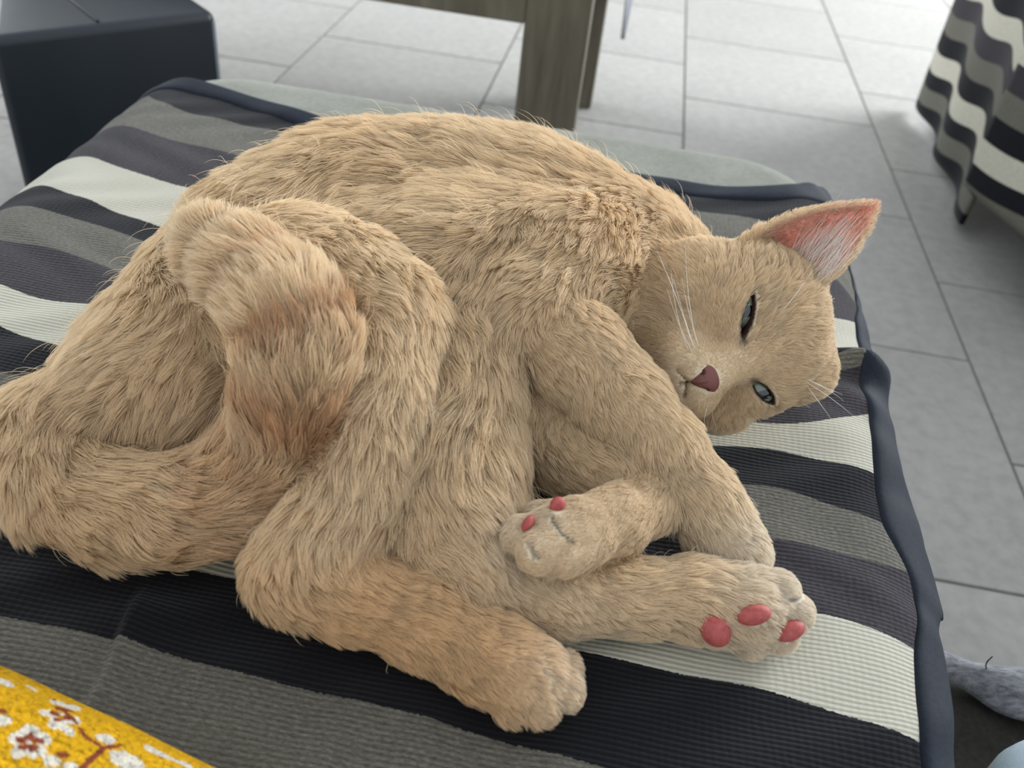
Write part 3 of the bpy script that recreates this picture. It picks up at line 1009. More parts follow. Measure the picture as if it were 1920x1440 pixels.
for nm, (pr, ki, ko) in G.items():
    sl = sub(*bounds(pr, .02 + ko))
    X, Y, Z = coords_of(sl)
    g_ = None
    for p in pr:
        d = sdf(p, X, Y, Z)
        g_ = d if g_ is None else smin(g_, d, ki)
    VOL[sl] = smin(VOL[sl], g_, ko)
for pts_, rr in ((EARW, .0016),):
    l_, h_ = pts_.min(0) - .008, pts_.max(0) + .008
    sl = sub(l_, h_)
    X, Y, Z = coords_of(sl)
    dE = np.full(VOL[sl].shape, .05, dtype=np.float32)
    off = np.array([s.start for s in sl])
    rad = int(math.ceil(.0065 / HG))
    for p in pts_:
        c = np.round((p - lo) / HG).astype(int) - off
        a = np.maximum(c - rad, 0); b = np.minimum(c + rad + 1, dE.shape)
        s3 = tuple(slice(a[i], b[i]) for i in range(3))
        if any(b <= a): continue
        dd = np.sqrt((gx[off[0] + a[0]:off[0] + b[0]][:, None, None] - p[0]) ** 2 + (gy[off[1] + a[1]:off[1] + b[1]][None, :, None] - p[1]) ** 2 + (gz[off[2] + a[2]:off[2] + b[2]][None, None, :] - p[2]) ** 2).astype(np.float32)
        dE[s3] = np.minimum(dE[s3], dd)
    VOL[sl] = smin(VOL[sl], dE - np.float32(rr), .006)

# eyes
EYES = []
for sd, slant, hh, LL_ in ((1, 30, .0017, .0102), (-1, 27, .0025, .0094)):
    c = np.array([.0208 * sd, -.0085, .0])
    sa = math.radians(slant)
    e_a = np.array([sd * math.cos(sa), 0, math.sin(sa)]); e_b = np.array([-sd * math.sin(sa), 0, math.cos(sa)])
    EYES.append((sd, c, e_a, e_b, hh, LL_))


def head_local(X, Y, Z):
    dx, dy, dz = X - EM[0], Y - EM[1], Z - EM[2]
    return [dx * A_[0] + dy * A_[1] + dz * A_[2] for A_ in (RH, FH, UH)]


def lens2d(hx, hz, e):
    sd, c, ea, eb, hh, L_ = e
    a = (hx - c[0]) * ea[0] + (hz - c[2]) * ea[2]; b = (hx - c[0]) * eb[0] + (hz - c[2]) * eb[2]
    Rl = (L_ * L_ + hh * hh) / (2 * hh); o = Rl - hh
    return np.maximum(np.sqrt(a * a + (b + o) ** 2), np.sqrt(a * a + (b - o) ** 2)) - Rl


sl = sub(EM - .06, EM + .06)
X, Y, Z = coords_of(sl)
hx, hy, hz = head_local(X, Y, Z)
vh = VOL[sl]
for e in EYES:
    cut = np.maximum(lens2d(hx, hz, e), e[1][1] - .002 - hy)
    vh = np.maximum(vh, -cut.astype(np.float32))
# mouth line and the groove under the nose
mth = np.maximum(np.abs(hz + .0405 - 55 * (np.abs(hx) - .009) ** 2) - .0009, np.maximum(np.abs(hx) - .0085, .006 - hy))
vh = np.maximum(vh, -(mth.astype(np.float32)))
phl = np.maximum(np.abs(hx) - .0008, np.maximum(np.abs(hz + .0365) - .005, .010 - hy))
vh = np.maximum(vh, -(phl.astype(np.float32)))
VOL[sl] = vh
# rest on the throw
VOL = np.maximum(VOL, (np.float32(ZS - .001) - gz)[None, None, :])
VOL[:, :, 0] = .01


def surface_nets(vol, org, h):
    ins = vol < 0
    c = sum(ins[a:vol.shape[0] - 1 + a, b:vol.shape[1] - 1 + b, d:vol.shape[2] - 1 + d].astype(np.int8) for a in (0, 1) for b in (0, 1) for d in (0, 1))
    act = (c > 0) & (c < 8)
    idx = np.full(act.shape, -1, dtype=np.int32)
    I = np.stack(np.nonzero(act), -1)
    idx[act] = np.arange(len(I))
    acc = np.zeros((len(I), 3), dtype=np.float32); cnt = np.zeros(len(I), dtype=np.float32)
    cor = [(a, b, d) for a in (0, 1) for b in (0, 1) for d in (0, 1)]
    val = {q: vol[I[:, 0] + q[0], I[:, 1] + q[1], I[:, 2] + q[2]] for q in cor}
    for q in cor:
        for axx in range(3):
            if q[axx]: continue
            w = list(q); w[axx] = 1; w = tuple(w)
            va_, vb_ = val[q], val[w]
            cr = (va_ < 0) != (vb_ < 0)
            t = np.where(cr, va_ / np.where(cr, va_ - vb_, 1), 0)
            p = np.tile(np.array(q, dtype=np.float32), (len(I), 1)); p[:, axx] += t
            acc += p * cr[:, None]; cnt += cr
    V = (I + acc / cnt[:, None]) * h + org
    quads = []
    for axx in range(3):
        b1, b2 = [(1, 2), (2, 0), (0, 1)][axx]
        s0 = [slice(None)] * 3; s1 = [slice(None)] * 3
        s0[axx] = slice(0, -1); s1[axx] = slice(1, None)
        d = ins[tuple(s0)] != ins[tuple(s1)]
        e = np.stack(np.nonzero(d), -1)
        ok = (e[:, b1] > 0) & (e[:, b2] > 0) & (e[:, b1] < vol.shape[b1] - 1) & (e[:, b2] < vol.shape[b2] - 1)
        e = e[ok]
        sg = ins[e[:, 0], e[:, 1], e[:, 2]]
        def cell(o1, o2):
            q = e.copy(); q[:, b1] -= o1; q[:, b2] -= o2
            return idx[q[:, 0], q[:, 1], q[:, 2]]
        Q = np.stack([cell(1, 1), cell(0, 1), cell(0, 0), cell(1, 0)], -1)
        Q[~sg] = Q[~sg][:, ::-1]
        quads.append(Q)
    return V, np.concatenate(quads)


CV, CF = surface_nets(VOL, lo, HG)
del VOL
# keep the largest island
# light smoothing
ed = np.concatenate([CF[:, [0, 1]], CF[:, [1, 2]], CF[:, [2, 3]], CF[:, [3, 0]]])
nvv = len(CV)
deg = np.bincount(ed.ravel(), minlength=nvv).astype(float)
for it in range(2):
    acc = np.zeros_like(CV)
    for a in range(3):
        acc[:, a] = np.bincount(ed[:, 0], CV[ed[:, 1], a], nvv) + np.bincount(ed[:, 1], CV[ed[:, 0], a], nvv)
    CV = CV * .5 + .5 * acc / deg[:, None]


def vertex_normals(V, F):
    fn = np.cross(V[F[:, 2]] - V[F[:, 0]], V[F[:, 3]] - V[F[:, 1]])
    N = np.zeros_like(V)
    for a in range(3):
        for c_ in range(4):
            N[:, a] += np.bincount(F[:, c_], fn[:, a], len(V))
    return N / np.maximum(np.linalg.norm(N, axis=1, keepdims=True), 1e-12)


CN = vertex_normals(CV, CF)

# coat: per-vertex flow direction, hair length, colour
CREAM, TAN, PALE, WARM = [np.array(lin(*c)) for c in ((249, 227, 192), (186, 130, 78), (252, 242, 224), (241, 210, 166))]
PINK, RIM, EARP = [np.array(lin(*c)) for c in ((206, 112, 104), (58, 40, 34), (240, 194, 172))]
FURP = {'torso': (.021, 26, CREAM), 'belly': (.019, 30, CREAM), 'thigh': (.016, 28, CREAM), 'hind_foot_upper': (.0090, 24, WARM), 'hind_foot_lower': (.0095, 24, CREAM),
        'shoulder': (.014, 24, CREAM), 'forearm_upper': (.0098, 22, CREAM), 'forearm_lower': (.011, 24, CREAM), 'forepaw_lower': (.0055, 22, CREAM),
        'toes_a': (.0036, 20, WARM), 'toes_b': (.0034, 20, PALE), 'toes_c': (.0034, 20, PALE), 'toes_d': (.0026, 20, CREAM),
        'tail': (.019, 20, CREAM), 'neck': (.017, 26, CREAM), 'head': (.0065, 18, CREAM)}
X, Y, Z = [CV[:, i].astype(np.float32) for i in range(3)]
wsum = np.zeros(nvv); flow = np.zeros((nvv, 3)); flen = np.zeros(nvv); coat = np.zeros((nvv, 3))
best = np.full(nvv, 9.0); gid = np.zeros(nvv, dtype=int)
names = list(G)
NOSE = H(0, .021, -.026)
for gi, nm in enumerate(names):
    ln, lf, cc = FURP[nm]
    dmin = None
    for p in G[nm][0]:
        d = sdf(p, X, Y, Z)
        w = np.exp(-np.maximum(d, -.004) / .0035)
        if nm == 'head':
            dr = CV - NOSE
        elif np.linalg.norm(p[2] - p[1]) > 1e-3 and p[0] == 'cone':
            dr = np.tile((p[2] - p[1]) / np.linalg.norm(p[2] - p[1]), (nvv, 1))
        else:
            dr = flow * 0
        nr = np.linalg.norm(dr, axis=1, keepdims=True)
        flow += dr / np.maximum(nr, 1e-9) * w[:, None]
        wsum += w; flen += w * ln; coat += w[:, None] * cc
        dmin = d if dmin is None else np.minimum(dmin, d)
    m_ = dmin < best
    best[m_] = dmin[m_]; gid[m_] = gi
flen /= wsum; coat /= wsum[:, None]
flow[:, 2] -= .25 * np.linalg.norm(flow, axis=1)
flow -= CN * (flow * CN).sum(1, keepdims=True)
flow /= np.maximum(np.linalg.norm(flow, axis=1, keepdims=True), 1e-9)


def wob(V, f, s):
    return (np.sin(V[:, 0] * f + s) * np.sin(V[:, 1] * f * 1.13 + 2 * s) + np.sin(V[:, 1] * f * .83 + V[:, 2] * f + s * 3) + np.sin(V[:, 0] * f * 1.7 - V[:, 2] * f * 1.2 + s)) / 2.4


mott = wob(CV, 55, .4) * .5 + wob(CV, 130, 1.7) * .35
coat = coat * (1 + .10 * mott[:, None]) 
# tail rings, warmer saddle on the flank
ti = names.index('tail')
tp = [p for p in G['tail'][0]]
tpos = np.zeros(nvv); tb = np.full(nvv, 9.0)
for i, p in enumerate(tp):
    d_ = p[2] - p[1]
    t = np.clip(((CV - p[1]) @ d_) / (d_ @ d_), 0, 1)
    dist = np.linalg.norm(CV - p[1] - t[:, None] * d_, axis=1)
    m_ = dist < tb
    tb[m_] = dist[m_]; tpos[m_] = i + t[m_]
band = np.zeros(nvv)
for c_, w_, a_ in ((9.35, .28, .9), (7.9, .55, .75), (6.6, .45, .5), (10.4, .25, .45), (5.4, .5, .4)):
    band = np.maximum(band, a_ * np.exp(-((tpos - c_) / w_) ** 2))
band *= (gid == ti)
coat = coat * (1 - band[:, None] * .8) + TAN * band[:, None] * .8
warm = np.clip(wob(CV, 21, 2.2), 0, 1) * .35
coat = coat * (1 - warm[:, None]) + WARM * warm[:, None]
hl = np.stack(head_local(CV[:, 0], CV[:, 1], CV[:, 2]), -1)
# paler paws and muzzle
for p, r_ in ((P(1470, 1140, .02), .03), (P(1400, 1060, .016), .03), (P(990, 1005, .05), .02), (P(1050, 1290, .015), .022)):
    w = np.exp(-(np.linalg.norm(CV - p, axis=1) / r_) ** 2)[:, None] * .7
    coat = coat * (1 - w) + PALE * w
near_head = np.linalg.norm(hl, axis=1) < .11
w = (np.exp(-((hl - np.array([0, .006, -.040])) ** 2).sum(1) / .016 ** 2) * .6 * near_head)[:, None]
coat = coat * (1 - w) + PALE * w
# forehead: faint darker streaks
w = (near_head & (hl[:, 1] > -.04)) * np.clip(np.sin(hl[:, 0] * 420) * .5, 0, 1) * np.exp(-((hl[:, 2] - .022) / .016) ** 2) * .35
coat = coat * (1 - w[:, None]) + WARM * w[:, None]
bald = np.zeros(nvv, dtype=bool)
for e in EYES:
    l2 = lens2d(hl[:, 0], hl[:, 2], e)
    fr = near_head & (hl[:, 1] > -.02) & (np.abs(hl[:, 0] - e[1][0]) < .02)
    w = np.clip((.0019 - l2) / .0010, 0, 1) * fr
    coat = coat * (1 - w[:, None]) + RIM * w[:, None]
    bald |= fr & (l2 < .0011)
    # tear line at the inner corner
    ic = e[1] - e[2] * (e[5] + .002)
    w = np.exp(-((hl[:, 0] - ic[0]) ** 2 + (hl[:, 2] - ic[2]) ** 2) / .0022 ** 2) * fr
    coat = coat * (1 - .85 * w[:, None]) + RIM * .85 * w[:, None]
# inside of the ear
earl = None
dE = np.full(nvv, 9.0); earf = np.zeros(nvv); eart = np.zeros(nvv)
cand = np.nonzero(np.linalg.norm(CV - EARW.mean(0), axis=1) < .06)[0]
for ch in np.array_split(cand, max(1, len(cand) // 1500)):
    dd = np.linalg.norm(CV[ch][:, None] - EARW[None, ::3], axis=2)
    j = dd.argmin(1); dE[ch] = dd[np.arange(len(ch)), j]; earf[ch] = EAR[::3][j, 4]; eart[ch] = EAR[::3][j, 3]
facing = (CN * (FH + .3 * RH)).sum(1)
inear = (dE < .0035) & (facing > .1) & (eart > .02) & (np.abs(earf) < .98)
w = np.clip((eart - .0) / .08, 0, 1) * inear
coat = coat * (1 - w[:, None]) + EARP * w[:, None]
isear = (dE < .003) & (eart > .1)
flen = np.where(isear, .004, flen)
flen = np.where(inear, .0025, flen)
onhead = gid == names.index('head')
fade = np.clip((np.linalg.norm(CV - NOSE, axis=1) - .008) / .05, 0, 1)
flen = np.where(onhead & ~isear, .0016 + .0075 * fade, flen)
bald |= np.linalg.norm((hl - np.array([0, .0205, -.0280])) / np.array([.0066, .006, .0058]), axis=1) < 1

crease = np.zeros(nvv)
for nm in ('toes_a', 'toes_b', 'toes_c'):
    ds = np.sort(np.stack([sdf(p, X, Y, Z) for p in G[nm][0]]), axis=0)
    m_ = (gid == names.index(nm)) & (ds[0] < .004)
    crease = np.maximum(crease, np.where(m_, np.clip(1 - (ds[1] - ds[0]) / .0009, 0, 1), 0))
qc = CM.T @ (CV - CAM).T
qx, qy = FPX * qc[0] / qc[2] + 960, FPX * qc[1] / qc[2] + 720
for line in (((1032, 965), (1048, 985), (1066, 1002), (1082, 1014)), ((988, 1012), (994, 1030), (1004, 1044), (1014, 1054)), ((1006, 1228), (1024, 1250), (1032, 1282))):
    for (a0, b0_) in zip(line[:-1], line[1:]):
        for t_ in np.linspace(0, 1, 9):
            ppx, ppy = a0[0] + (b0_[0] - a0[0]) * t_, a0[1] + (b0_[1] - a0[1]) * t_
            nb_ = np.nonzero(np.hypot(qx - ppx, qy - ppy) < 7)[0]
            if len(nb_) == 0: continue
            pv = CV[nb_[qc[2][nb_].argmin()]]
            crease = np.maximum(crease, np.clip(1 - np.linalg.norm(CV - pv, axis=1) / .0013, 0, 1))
CV -= CN * (.0012 * np.clip(crease * 1.5, 0, 1))[:, None]
bald |= crease > .5
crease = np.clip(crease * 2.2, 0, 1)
coat = coat * (1 - .62 * crease[:, None]) + RIM * .62 * crease[:, None]  # shade between the toes put into the coat colour
PADS = ((1340, 1180, 27, 34, -35), (1413, 1153, 32, 19, -12), (1479, 1183, 30, 19, -22), (1046, 951, 16, 14, -40), (990, 983, 18, 10, -60))
qc = CM.T @ (CV - CAM).T
qx, qy = FPX * qc[0] / qc[2] + 960, FPX * qc[1] / qc[2] + 720
for (px, py, ra_, rb_, _a) in PADS:
    dd = np.hypot(qx - px, qy - py)
    nb_ = np.nonzero(dd < 9)[0]
    if len(nb_) == 0: continue
    pv = CV[nb_[qc[2][nb_].argmin()]]
    bald |= np.linalg.norm(CV - pv, axis=1) < .60 * min(ra_, rb_) * .00023

catmat = Nodes('cat_skin')
va = catmat.n('ShaderNodeVertexColor'); va.layer_name = 'coat'
catmat.set(color=va.outputs[0], rough=.9, spec=.1, sub=va.outputs[1])
catmat.b.inputs['Subsurface Radius'].default_value = (.0065, .0034, .0026)
catmat.b.inputs['Subsurface Scale'].default_value = 1.0
cat = mesh_np('cat', CV, CF, catmat.mat)
ca = cat.data.color_attributes.new('coat', 'FLOAT_COLOR', 'POINT')
ca.data.foreach_set('color', np.c_[coat * np.where(inear, 1.0, .74)[:, None], (isear | inear).astype(float)].astype(np.float32).ravel())  # skin darkened to paint depth between the fur locks
tag(cat, 'cream short-haired cat lying on its side with half-closed eyes and curled tail', 'cat')

# ------------------------------------------------------------------ fur
if True:
    NH = 300000
    tri = np.concatenate([CF[:, [0, 1, 2]], CF[:, [0, 2, 3]]])
    ar = np.linalg.norm(np.cross(CV[tri[:, 1]] - CV[tri[:, 0]], CV[tri[:, 2]] - CV[tri[:, 0]]), axis=1)
    cz = CV[tri].mean(1); cn = CN[tri].mean(1)
    dens = np.where((cn[:, 2] < -.25) & (cz[:, 2] < ZS + .03), .0, 1.0)
    tocam = CAM - cz; tocam /= np.linalg.norm(tocam, axis=1, keepdims=True)
    dens *= np.where((cn * tocam).sum(1) < -.45, .25, 1.0)
    fl_ = flen[tri].mean(1)
    dens *= np.clip((.014 / np.maximum(fl_, .002)) ** .8, .8, 2.6)
    dens[bald[tri].any(1)] = 0
    pr = ar * dens; pr /= pr.sum()
    ti_ = rng.choice(len(tri), NH, p=pr)
    r1 = np.sqrt(rng.random(NH)); r2_ = rng.random(NH)
    bw = np.stack([1 - r1, r1 * (1 - r2_), r1 * r2_], -1)
    T = tri[ti_]
    root = (CV[T] * bw[..., None]).sum(1); nrm = (CN[T] * bw[..., None]).sum(1); nrm /= np.linalg.norm(nrm, axis=1, keepdims=True)
    dirt = (flow[T] * bw[..., None]).sum(1)
    dirt -= nrm * (dirt * nrm).sum(1, keepdims=True); dirt /= np.maximum(np.linalg.norm(dirt, axis=1, keepdims=True), 1e-9)
    ln = (flen[T] * bw).sum(1)
    cl_ = (coat[T] * bw[..., None]).sum(1)
    bit = np.cross(nrm, dirt)
    ang = .55 * wob(root, 75, .9) + .40 * wob(root, 190, 2.3) + .16 * rng.standard_normal(NH)
    shortf = np.clip(ln / .012, .35, 1)
    ang = ang * shortf
    dirt = dirt * np.cos(ang)[:, None] + bit * np.sin(ang)[:, None]
    lift = np.radians(34) + .26 * wob(root, 150, 4.1) + .28 * wob(root, 330, 1.1) + .14 * rng.standard_normal(NH)
    lift = np.clip(lift, .12, 1.1)
    ln = ln * np.clip(1 + .22 * rng.standard_normal(NH), .45, 1.6)
    stray = rng.random(NH) < .009 * np.clip((ln - .009) / .006, 0, 1)
    ln = np.where(stray, ln * 1.25, ln); lift = np.where(stray, lift + .35, lift)
    K_ = 6
    sgs = np.linspace(0, 1, K_)
    pts_ = np.zeros((NH, K_, 3))
    wavy = rng.random(NH) * 6.28
    for i, s in enumerate(sgs):
        off = dirt * (np.cos(lift) * ln * s)[:, None] + nrm * (np.sin(lift) * ln * (s - .55 * s * s))[:, None]
        off += bit * (.045 * ln * np.sin(wavy + 5.0 * s) * s)[:, None]
        pts_[:, i] = root + off
    # locks: strands lean to the mean tip of their neighbours
    for cs, amt in ((.0062, .62), (.0030, .45)):
        cid = np.floor((root + .0022 * np.stack([wob(root, 420, 1), wob(root, 420, 2), wob(root, 420, 3)], -1)) / cs).astype(np.int64)
        key = (cid[:, 0] * 73856093) ^ (cid[:, 1] * 19349663) ^ (cid[:, 2] * 83492791)
        _, inv = np.unique(key, return_inverse=True)
        cnt = np.bincount(inv).astype(float)
        mt = np.stack([np.bincount(inv, pts_[:, -1, a]) / cnt for a in range(3)], -1)[inv]
        mr = np.stack([np.bincount(inv, root[:, a]) / cnt for a in range(3)], -1)[inv]
        a_ = amt * np.clip(ln / .0115, .12, 1.0) * np.where(stray, .15, 1)
        for i, s in enumerate(sgs):
            tgt = mr + (mt - mr) * s
            w = (a_ * s ** 1.3)[:, None]
            pts_[:, i] = pts_[:, i] * (1 - w) + tgt * w
        vr = rng.standard_normal(cnt.shape[0])[inv]
        cl_ = cl_ * (1 + .06 * vr)[:, None]
    pts_[..., 2] = np.maximum(pts_[..., 2], S + .0035)
    cl_ = cl_ * (1 + .07 * rng.standard_normal(NH))[:, None]
    cl_ = np.clip(cl_ * np.minimum(1, .93 / cl_.max(1))[:, None], 0, 1)
    hc = bpy.data.hair_curves.new('fur')
    hc.add_curves([K_] * NH)
    hc.attributes['position'].data.foreach_set('vector', pts_.astype(np.float32).ravel())
    ra = hc.attributes.get('radius') or hc.attributes.new('radius', 'FLOAT', 'POINT')
    wr = (.000095 * np.clip(ln / .012, .62, 1.15))[:, None] * np.array([1, 1, .92, .75, .5, .12])[None]
    ra.data.foreach_set('value', wr.astype(np.float32).ravel())
    at = hc.attributes.new('coat', 'FLOAT_COLOR', 'CURVE')
    at.data.foreach_set('color', np.c_[cl_, np.ones(NH)].astype(np.float32).ravel())
    kf = Nodes('cat_fur')
    an_ = kf.n('ShaderNodeAttribute'); an_.attribute_name = 'coat'
    df = kf.n('ShaderNodeBsdfDiffuse'); tr = kf.n('ShaderNodeBsdfTranslucent'); gl = kf.n('ShaderNodeBsdfGlossy')
    gl.inputs['Roughness'].default_value = .42
    hi_ = kf.n('ShaderNodeHairInfo')
    tipc = kf.ramp(hi_.outputs['Intercept'], [(.0, (.64, .57, .50)), (.45, (.94, .925, .90)), (1.0, (1.0, 1.0, 1.0))])  # darker roots: agouti coat, deepened to paint shade inside the fur
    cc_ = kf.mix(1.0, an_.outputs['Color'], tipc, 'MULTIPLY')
    kf.l(cc_, df.inputs['Color']); kf.l(cc_, tr.inputs['Color'])
    m1 = kf.n('ShaderNodeMixShader'); m1.inputs[0].default_value = .42
    kf.l(df.outputs[0], m1.inputs[1]); kf.l(tr.outputs[0], m1.inputs[2])
    m2 = kf.n('ShaderNodeMixShader'); m2.inputs[0].default_value = .05
    kf.l(m1.outputs[0], m2.inputs[1]); kf.l(gl.outputs[0], m2.inputs[2])
    kf.l(m2.outputs[0], kf.out.inputs['Surface'])
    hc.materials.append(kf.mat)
    fo = bpy.data.objects.new('fur', hc)
    link(fo, cat); fo['kind'] = 'stuff'
    scene.cycles_curves.shape = 'RIBBONS'

# ------------------------------------------------------------------ eyes, nose, pads, whiskers
from mathutils.bvhtree import BVHTree
bvh = BVHTree.FromPolygons([Vector(v) for v in CV], CF.tolist())


def hit(px, py):
    d = Vector(ray(px, py)).normalized()
    p, nn_, i, _ = bvh.ray_cast(Vector(CAM), d)
    return (np.array(p), np.array(nn_)) if p is not None else (None, None)


k = Nodes('cat_eye')
v = k.coords('Object')
sx = k.n('ShaderNodeSeparateXYZ'); k.l(v, sx.inputs[0])
def mth_(op, a, b=None, c=None):
    x = k.n('ShaderNodeMath'); x.operation = op
    for i, q in enumerate((a, b, c)):
        if q is None: continue
        if isinstance(q, (int, float)): x.inputs[i].default_value = q
        else: k.l(q, x.inputs[i])
    return x.outputs[0]
rad_ = mth_('SQRT', mth_('ADD', mth_('POWER', sx.outputs[0], 2), mth_('POWER', sx.outputs[2], 2)))
pup = mth_('SQRT', mth_('ADD', mth_('POWER', mth_('MULTIPLY', sx.outputs[0], 1.7), 2), mth_('POWER', mth_('MULTIPLY', sx.outputs[2], .75), 2)))
iris = k.ramp(mth_('MULTIPLY', rad_, 100), [(.0, lin(92, 104, 92)), (.62, lin(122, 134, 112)), (.86, lin(86, 96, 84)), (.93, lin(30, 26, 24))])
colr = k.mix(k.ramp(mth_('MULTIPLY', pup, 100), [(.44, (0, 0, 0)), (.50, (1, 1, 1))]), lin(10, 12, 13), iris)
k.set(color=colr, rough=.08, spec=.7, coat=.6)
EYEM = k.mat
for e in EYES:
    c = H(*(e[1] + np.array([0, .0011, 0])))
    V = []; nt, npn = 40, 48
    for i in range(nt):
        th = math.pi * i / (nt - 1)
        for j in range(npn):
            ph = 2 * math.pi * j / npn
            r_ = .0112
            y_ = math.cos(th)
            bul = 1.0 + .05 * max(0, y_ - .75) / .25
            V.append((r_ * math.sin(th) * math.cos(ph), r_ * y_ * bul, r_ * math.sin(th) * math.sin(ph)))
    eo_ = mesh_np('eye', V, grid_faces(nt, npn, 0, True), EYEM)
    # object axes: y looks out of the face
    mm = Matrix.Identity(4)
    ly = FH * math.cos(.16) + RH * e[0] * math.sin(.16); ly /= np.linalg.norm(ly)
    lx = RH - ly * (RH @ ly); lx /= np.linalg.norm(lx); lz = np.cross(lx, ly)
    for i in range(3):
        mm[i][0], mm[i][1], mm[i][2], mm[i][3] = lx[i], ly[i], lz[i], c[i]
    eo_.matrix_world = mm
    eo_.parent = cat
    eo_['label'] = 'half-closed grey-green eye'

NOSEM = Nodes('pink_brown_nose')
va = NOSEM.n('ShaderNodeVertexColor'); va.layer_name = 'tone'
NOSEM.set(color=NOSEM.mix(1.0, lin(120, 74, 68), va.outputs[0], 'MULTIPLY'), rough=.5, spec=.4)
NOSEM.bump(NOSEM.noise(NOSEM.coords('Object'), 900, 3), .4, .0004)
NOSEM = NOSEM.mat
V = []; NC = []; nt, npn = 60, 90
for i in range(nt):
    th = math.pi * i / (nt - 1)
    for j in range(npn):
        ph = 2 * math.pi * j / npn
        x_, y_, z_ = math.sin(th) * math.cos(ph), math.cos(th), math.sin(th) * math.sin(ph)
        wdt = .0082 * (.62 + .38 * z_) if z_ < .2 else .0082 * .70
        zz = z_ * .0056
        q = np.array([x_ * wdt * (1.0 if z_ > -.2 else .9), y_ * .0052, zz])
        dn = min(math.hypot((q[0] - sd * .0040) / .0016, (q[2] - sd * 0 + .0012) / .0012) for sd in (-1, 1))
        NC.append(.25 if (y_ > 0 and dn < 1) else (.7 if abs(q[0]) < .0004 and q[2] < 0 else 1.0))  # nostril shade painted as tone, the mesh has no pits
        V.append(H(q[0] * 1.42, .0178 + q[1] * 1.1, -.0282 + q[2] * 1.40))
no = mesh_np('nose', V, grid_faces(nt, npn, 0, True)[:, ::-1], NOSEM, cat)
no['label'] = 'pinkish brown nose'
tc_ = no.data.color_attributes.new('tone', 'FLOAT_COLOR', 'POINT')
tc_.data.foreach_set('color', np.repeat(np.array(NC, dtype=np.float32), 4))

PADM = Nodes('pink_paw_pad')
v = PADM.coords('Object'); n = PADM.noise(v, 400, 3)
PADM.set(color=PADM.ramp(n, [(.3, lin(160, 74, 72)), (.7, lin(186, 98, 92))]), rough=.6, spec=.3, sub=.3)
PADM.b.inputs['Subsurface Radius'].default_value = (.004, .0015, .001)
PADM.bump(n, .2, .0003)
for (px, py, ra_, rb_, an2) in PADS:
    p, nn_ = hit(px, py)
    if p is None: continue
    view = CAM - p; view /= np.linalg.norm(view)
    nz_ = nn_ * .5 + view * .5; nz_ /= np.linalg.norm(nz_)
    ca_, sa_ = math.cos(math.radians(an2)), math.sin(math.radians(an2))
    ex_ = CM @ np.array([ca_, sa_, 0]); ex_ -= nz_ * (ex_ @ nz_); ex_ /= np.linalg.norm(ex_); ey_ = np.cross(nz_, ex_)
    mpp = depth_of(p) / FPX
    V = []; nt, npn = 20, 32
    for i in range(nt):
        th = math.pi * i / (nt - 1)
        for j in range(npn):
            ph = 2 * math.pi * j / npn
            sg = lambda c, e: math.copysign(abs(c) ** e, c)
            V.append(p + nz_ * .0011 + ex_ * ra_ * mpp * math.sin(th) * math.cos(ph) + ey_ * rb_ * mpp * math.sin(th) * math.sin(ph) + nz_ * .0046 * math.cos(th))
    po = mesh_np('paw_pad', V, grid_faces(nt, npn, 0, True)[:, ::-1], PADM.mat, cat)
    po['label'] = 'pink paw pad'

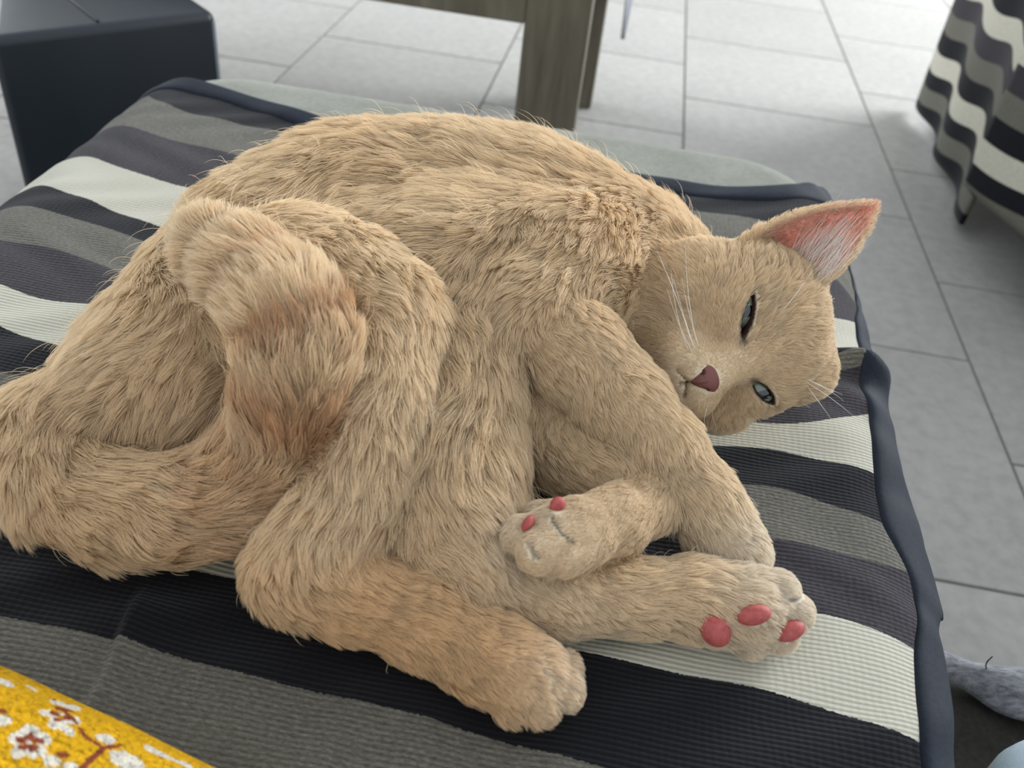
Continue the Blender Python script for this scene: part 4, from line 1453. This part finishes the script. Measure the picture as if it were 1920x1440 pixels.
WHM = Nodes('whisker_white').set(color=(.9, .88, .84), rough=.4, spec=.5).mat
WH = [  # root, middle, end as photo pixel and distance in front of the root's depth
    [(1300, 648), (1272, 560), (1232, 470)], [(1296, 640), (1268, 548), (1240, 490)], [(1306, 640), (1286, 560), (1285, 455)], [(1290, 655), (1262, 590), (1258, 500)],
    [(1303, 655), (1280, 590), (1262, 520)], [(1298, 660), (1270, 610), (1250, 540)], [(1310, 648), (1290, 590), (1278, 520)],
    [(1510, 715), (1560, 745), (1600, 780)], [(1515, 712), (1565, 735), (1582, 752)], [(1512, 722), (1540, 760), (1562, 790)], [(1508, 708), (1550, 728), (1580, 740)],
    [(1335, 770), (1338, 800), (1345, 805)], [(1325, 765), (1318, 790), (1322, 800)],
    [(1470, 580), (1500, 545), (1525, 505)], [(1462, 588), (1490, 555), (1508, 530)]]
for w_ in WH:
    p, nn_ = hit(*w_[0])
    if p is None: continue
    d0 = depth_of(p)
    q = [p, PD(*w_[1], d0 - .010), PD(*w_[2], d0 - .004)]
    q = [q[0] * (1 - t) ** 2 + q[1] * 2 * t * (1 - t) + q[2] * t * t for t in (0, .25, .5, .75, 1)]
    tube('whisker', q, .00015 if w_[0][0] < 1450 or w_[0][1] > 650 else .00008, WHM, cat, .00003)

# long pale hairs inside the ear
NT = 260
sel = EARW[(EAR[:, 3] > -.02) & (EAR[:, 3] < .40) & (EAR[:, 4] < -.2)]
rt = sel[rng.integers(0, len(sel), NT)] + rng.normal(0, .0008, (NT, 3)) + FH * .0012
tipd = (RH * .80 + UH * .55 + FH * .35)
tipd /= np.linalg.norm(tipd)
lt_ = .021 * (.5 + rng.random(NT) * .8)
sg_ = np.linspace(0, 1, 6)
dj = tipd + rng.normal(0, .16, (NT, 3))
tp_ = rt[:, None] + dj[:, None] * (lt_[:, None] * sg_[None])[..., None] + UH[None, None] * (.004 * sg_ ** 2)[None, :, None]
hc = bpy.data.hair_curves.new('ear_tuft'); hc.add_curves([6] * NT)
hc.attributes['position'].data.foreach_set('vector', tp_.astype(np.float32).ravel())
ra = hc.attributes.get('radius') or hc.attributes.new('radius', 'FLOAT', 'POINT')
ra.data.foreach_set('value', np.tile(np.array([1, 1, .9, .7, .4, .1]) * .00009, NT).astype(np.float32))
km = Nodes('ear_tuft_hair').set(color=(.86, .80, .72), rough=.5, spec=.3)
hc.materials.append(km.mat)
fo = bpy.data.objects.new('ear_tuft', hc); link(fo, cat); fo['kind'] = 'stuff'; fo['label'] = 'long pale hairs inside the ear'
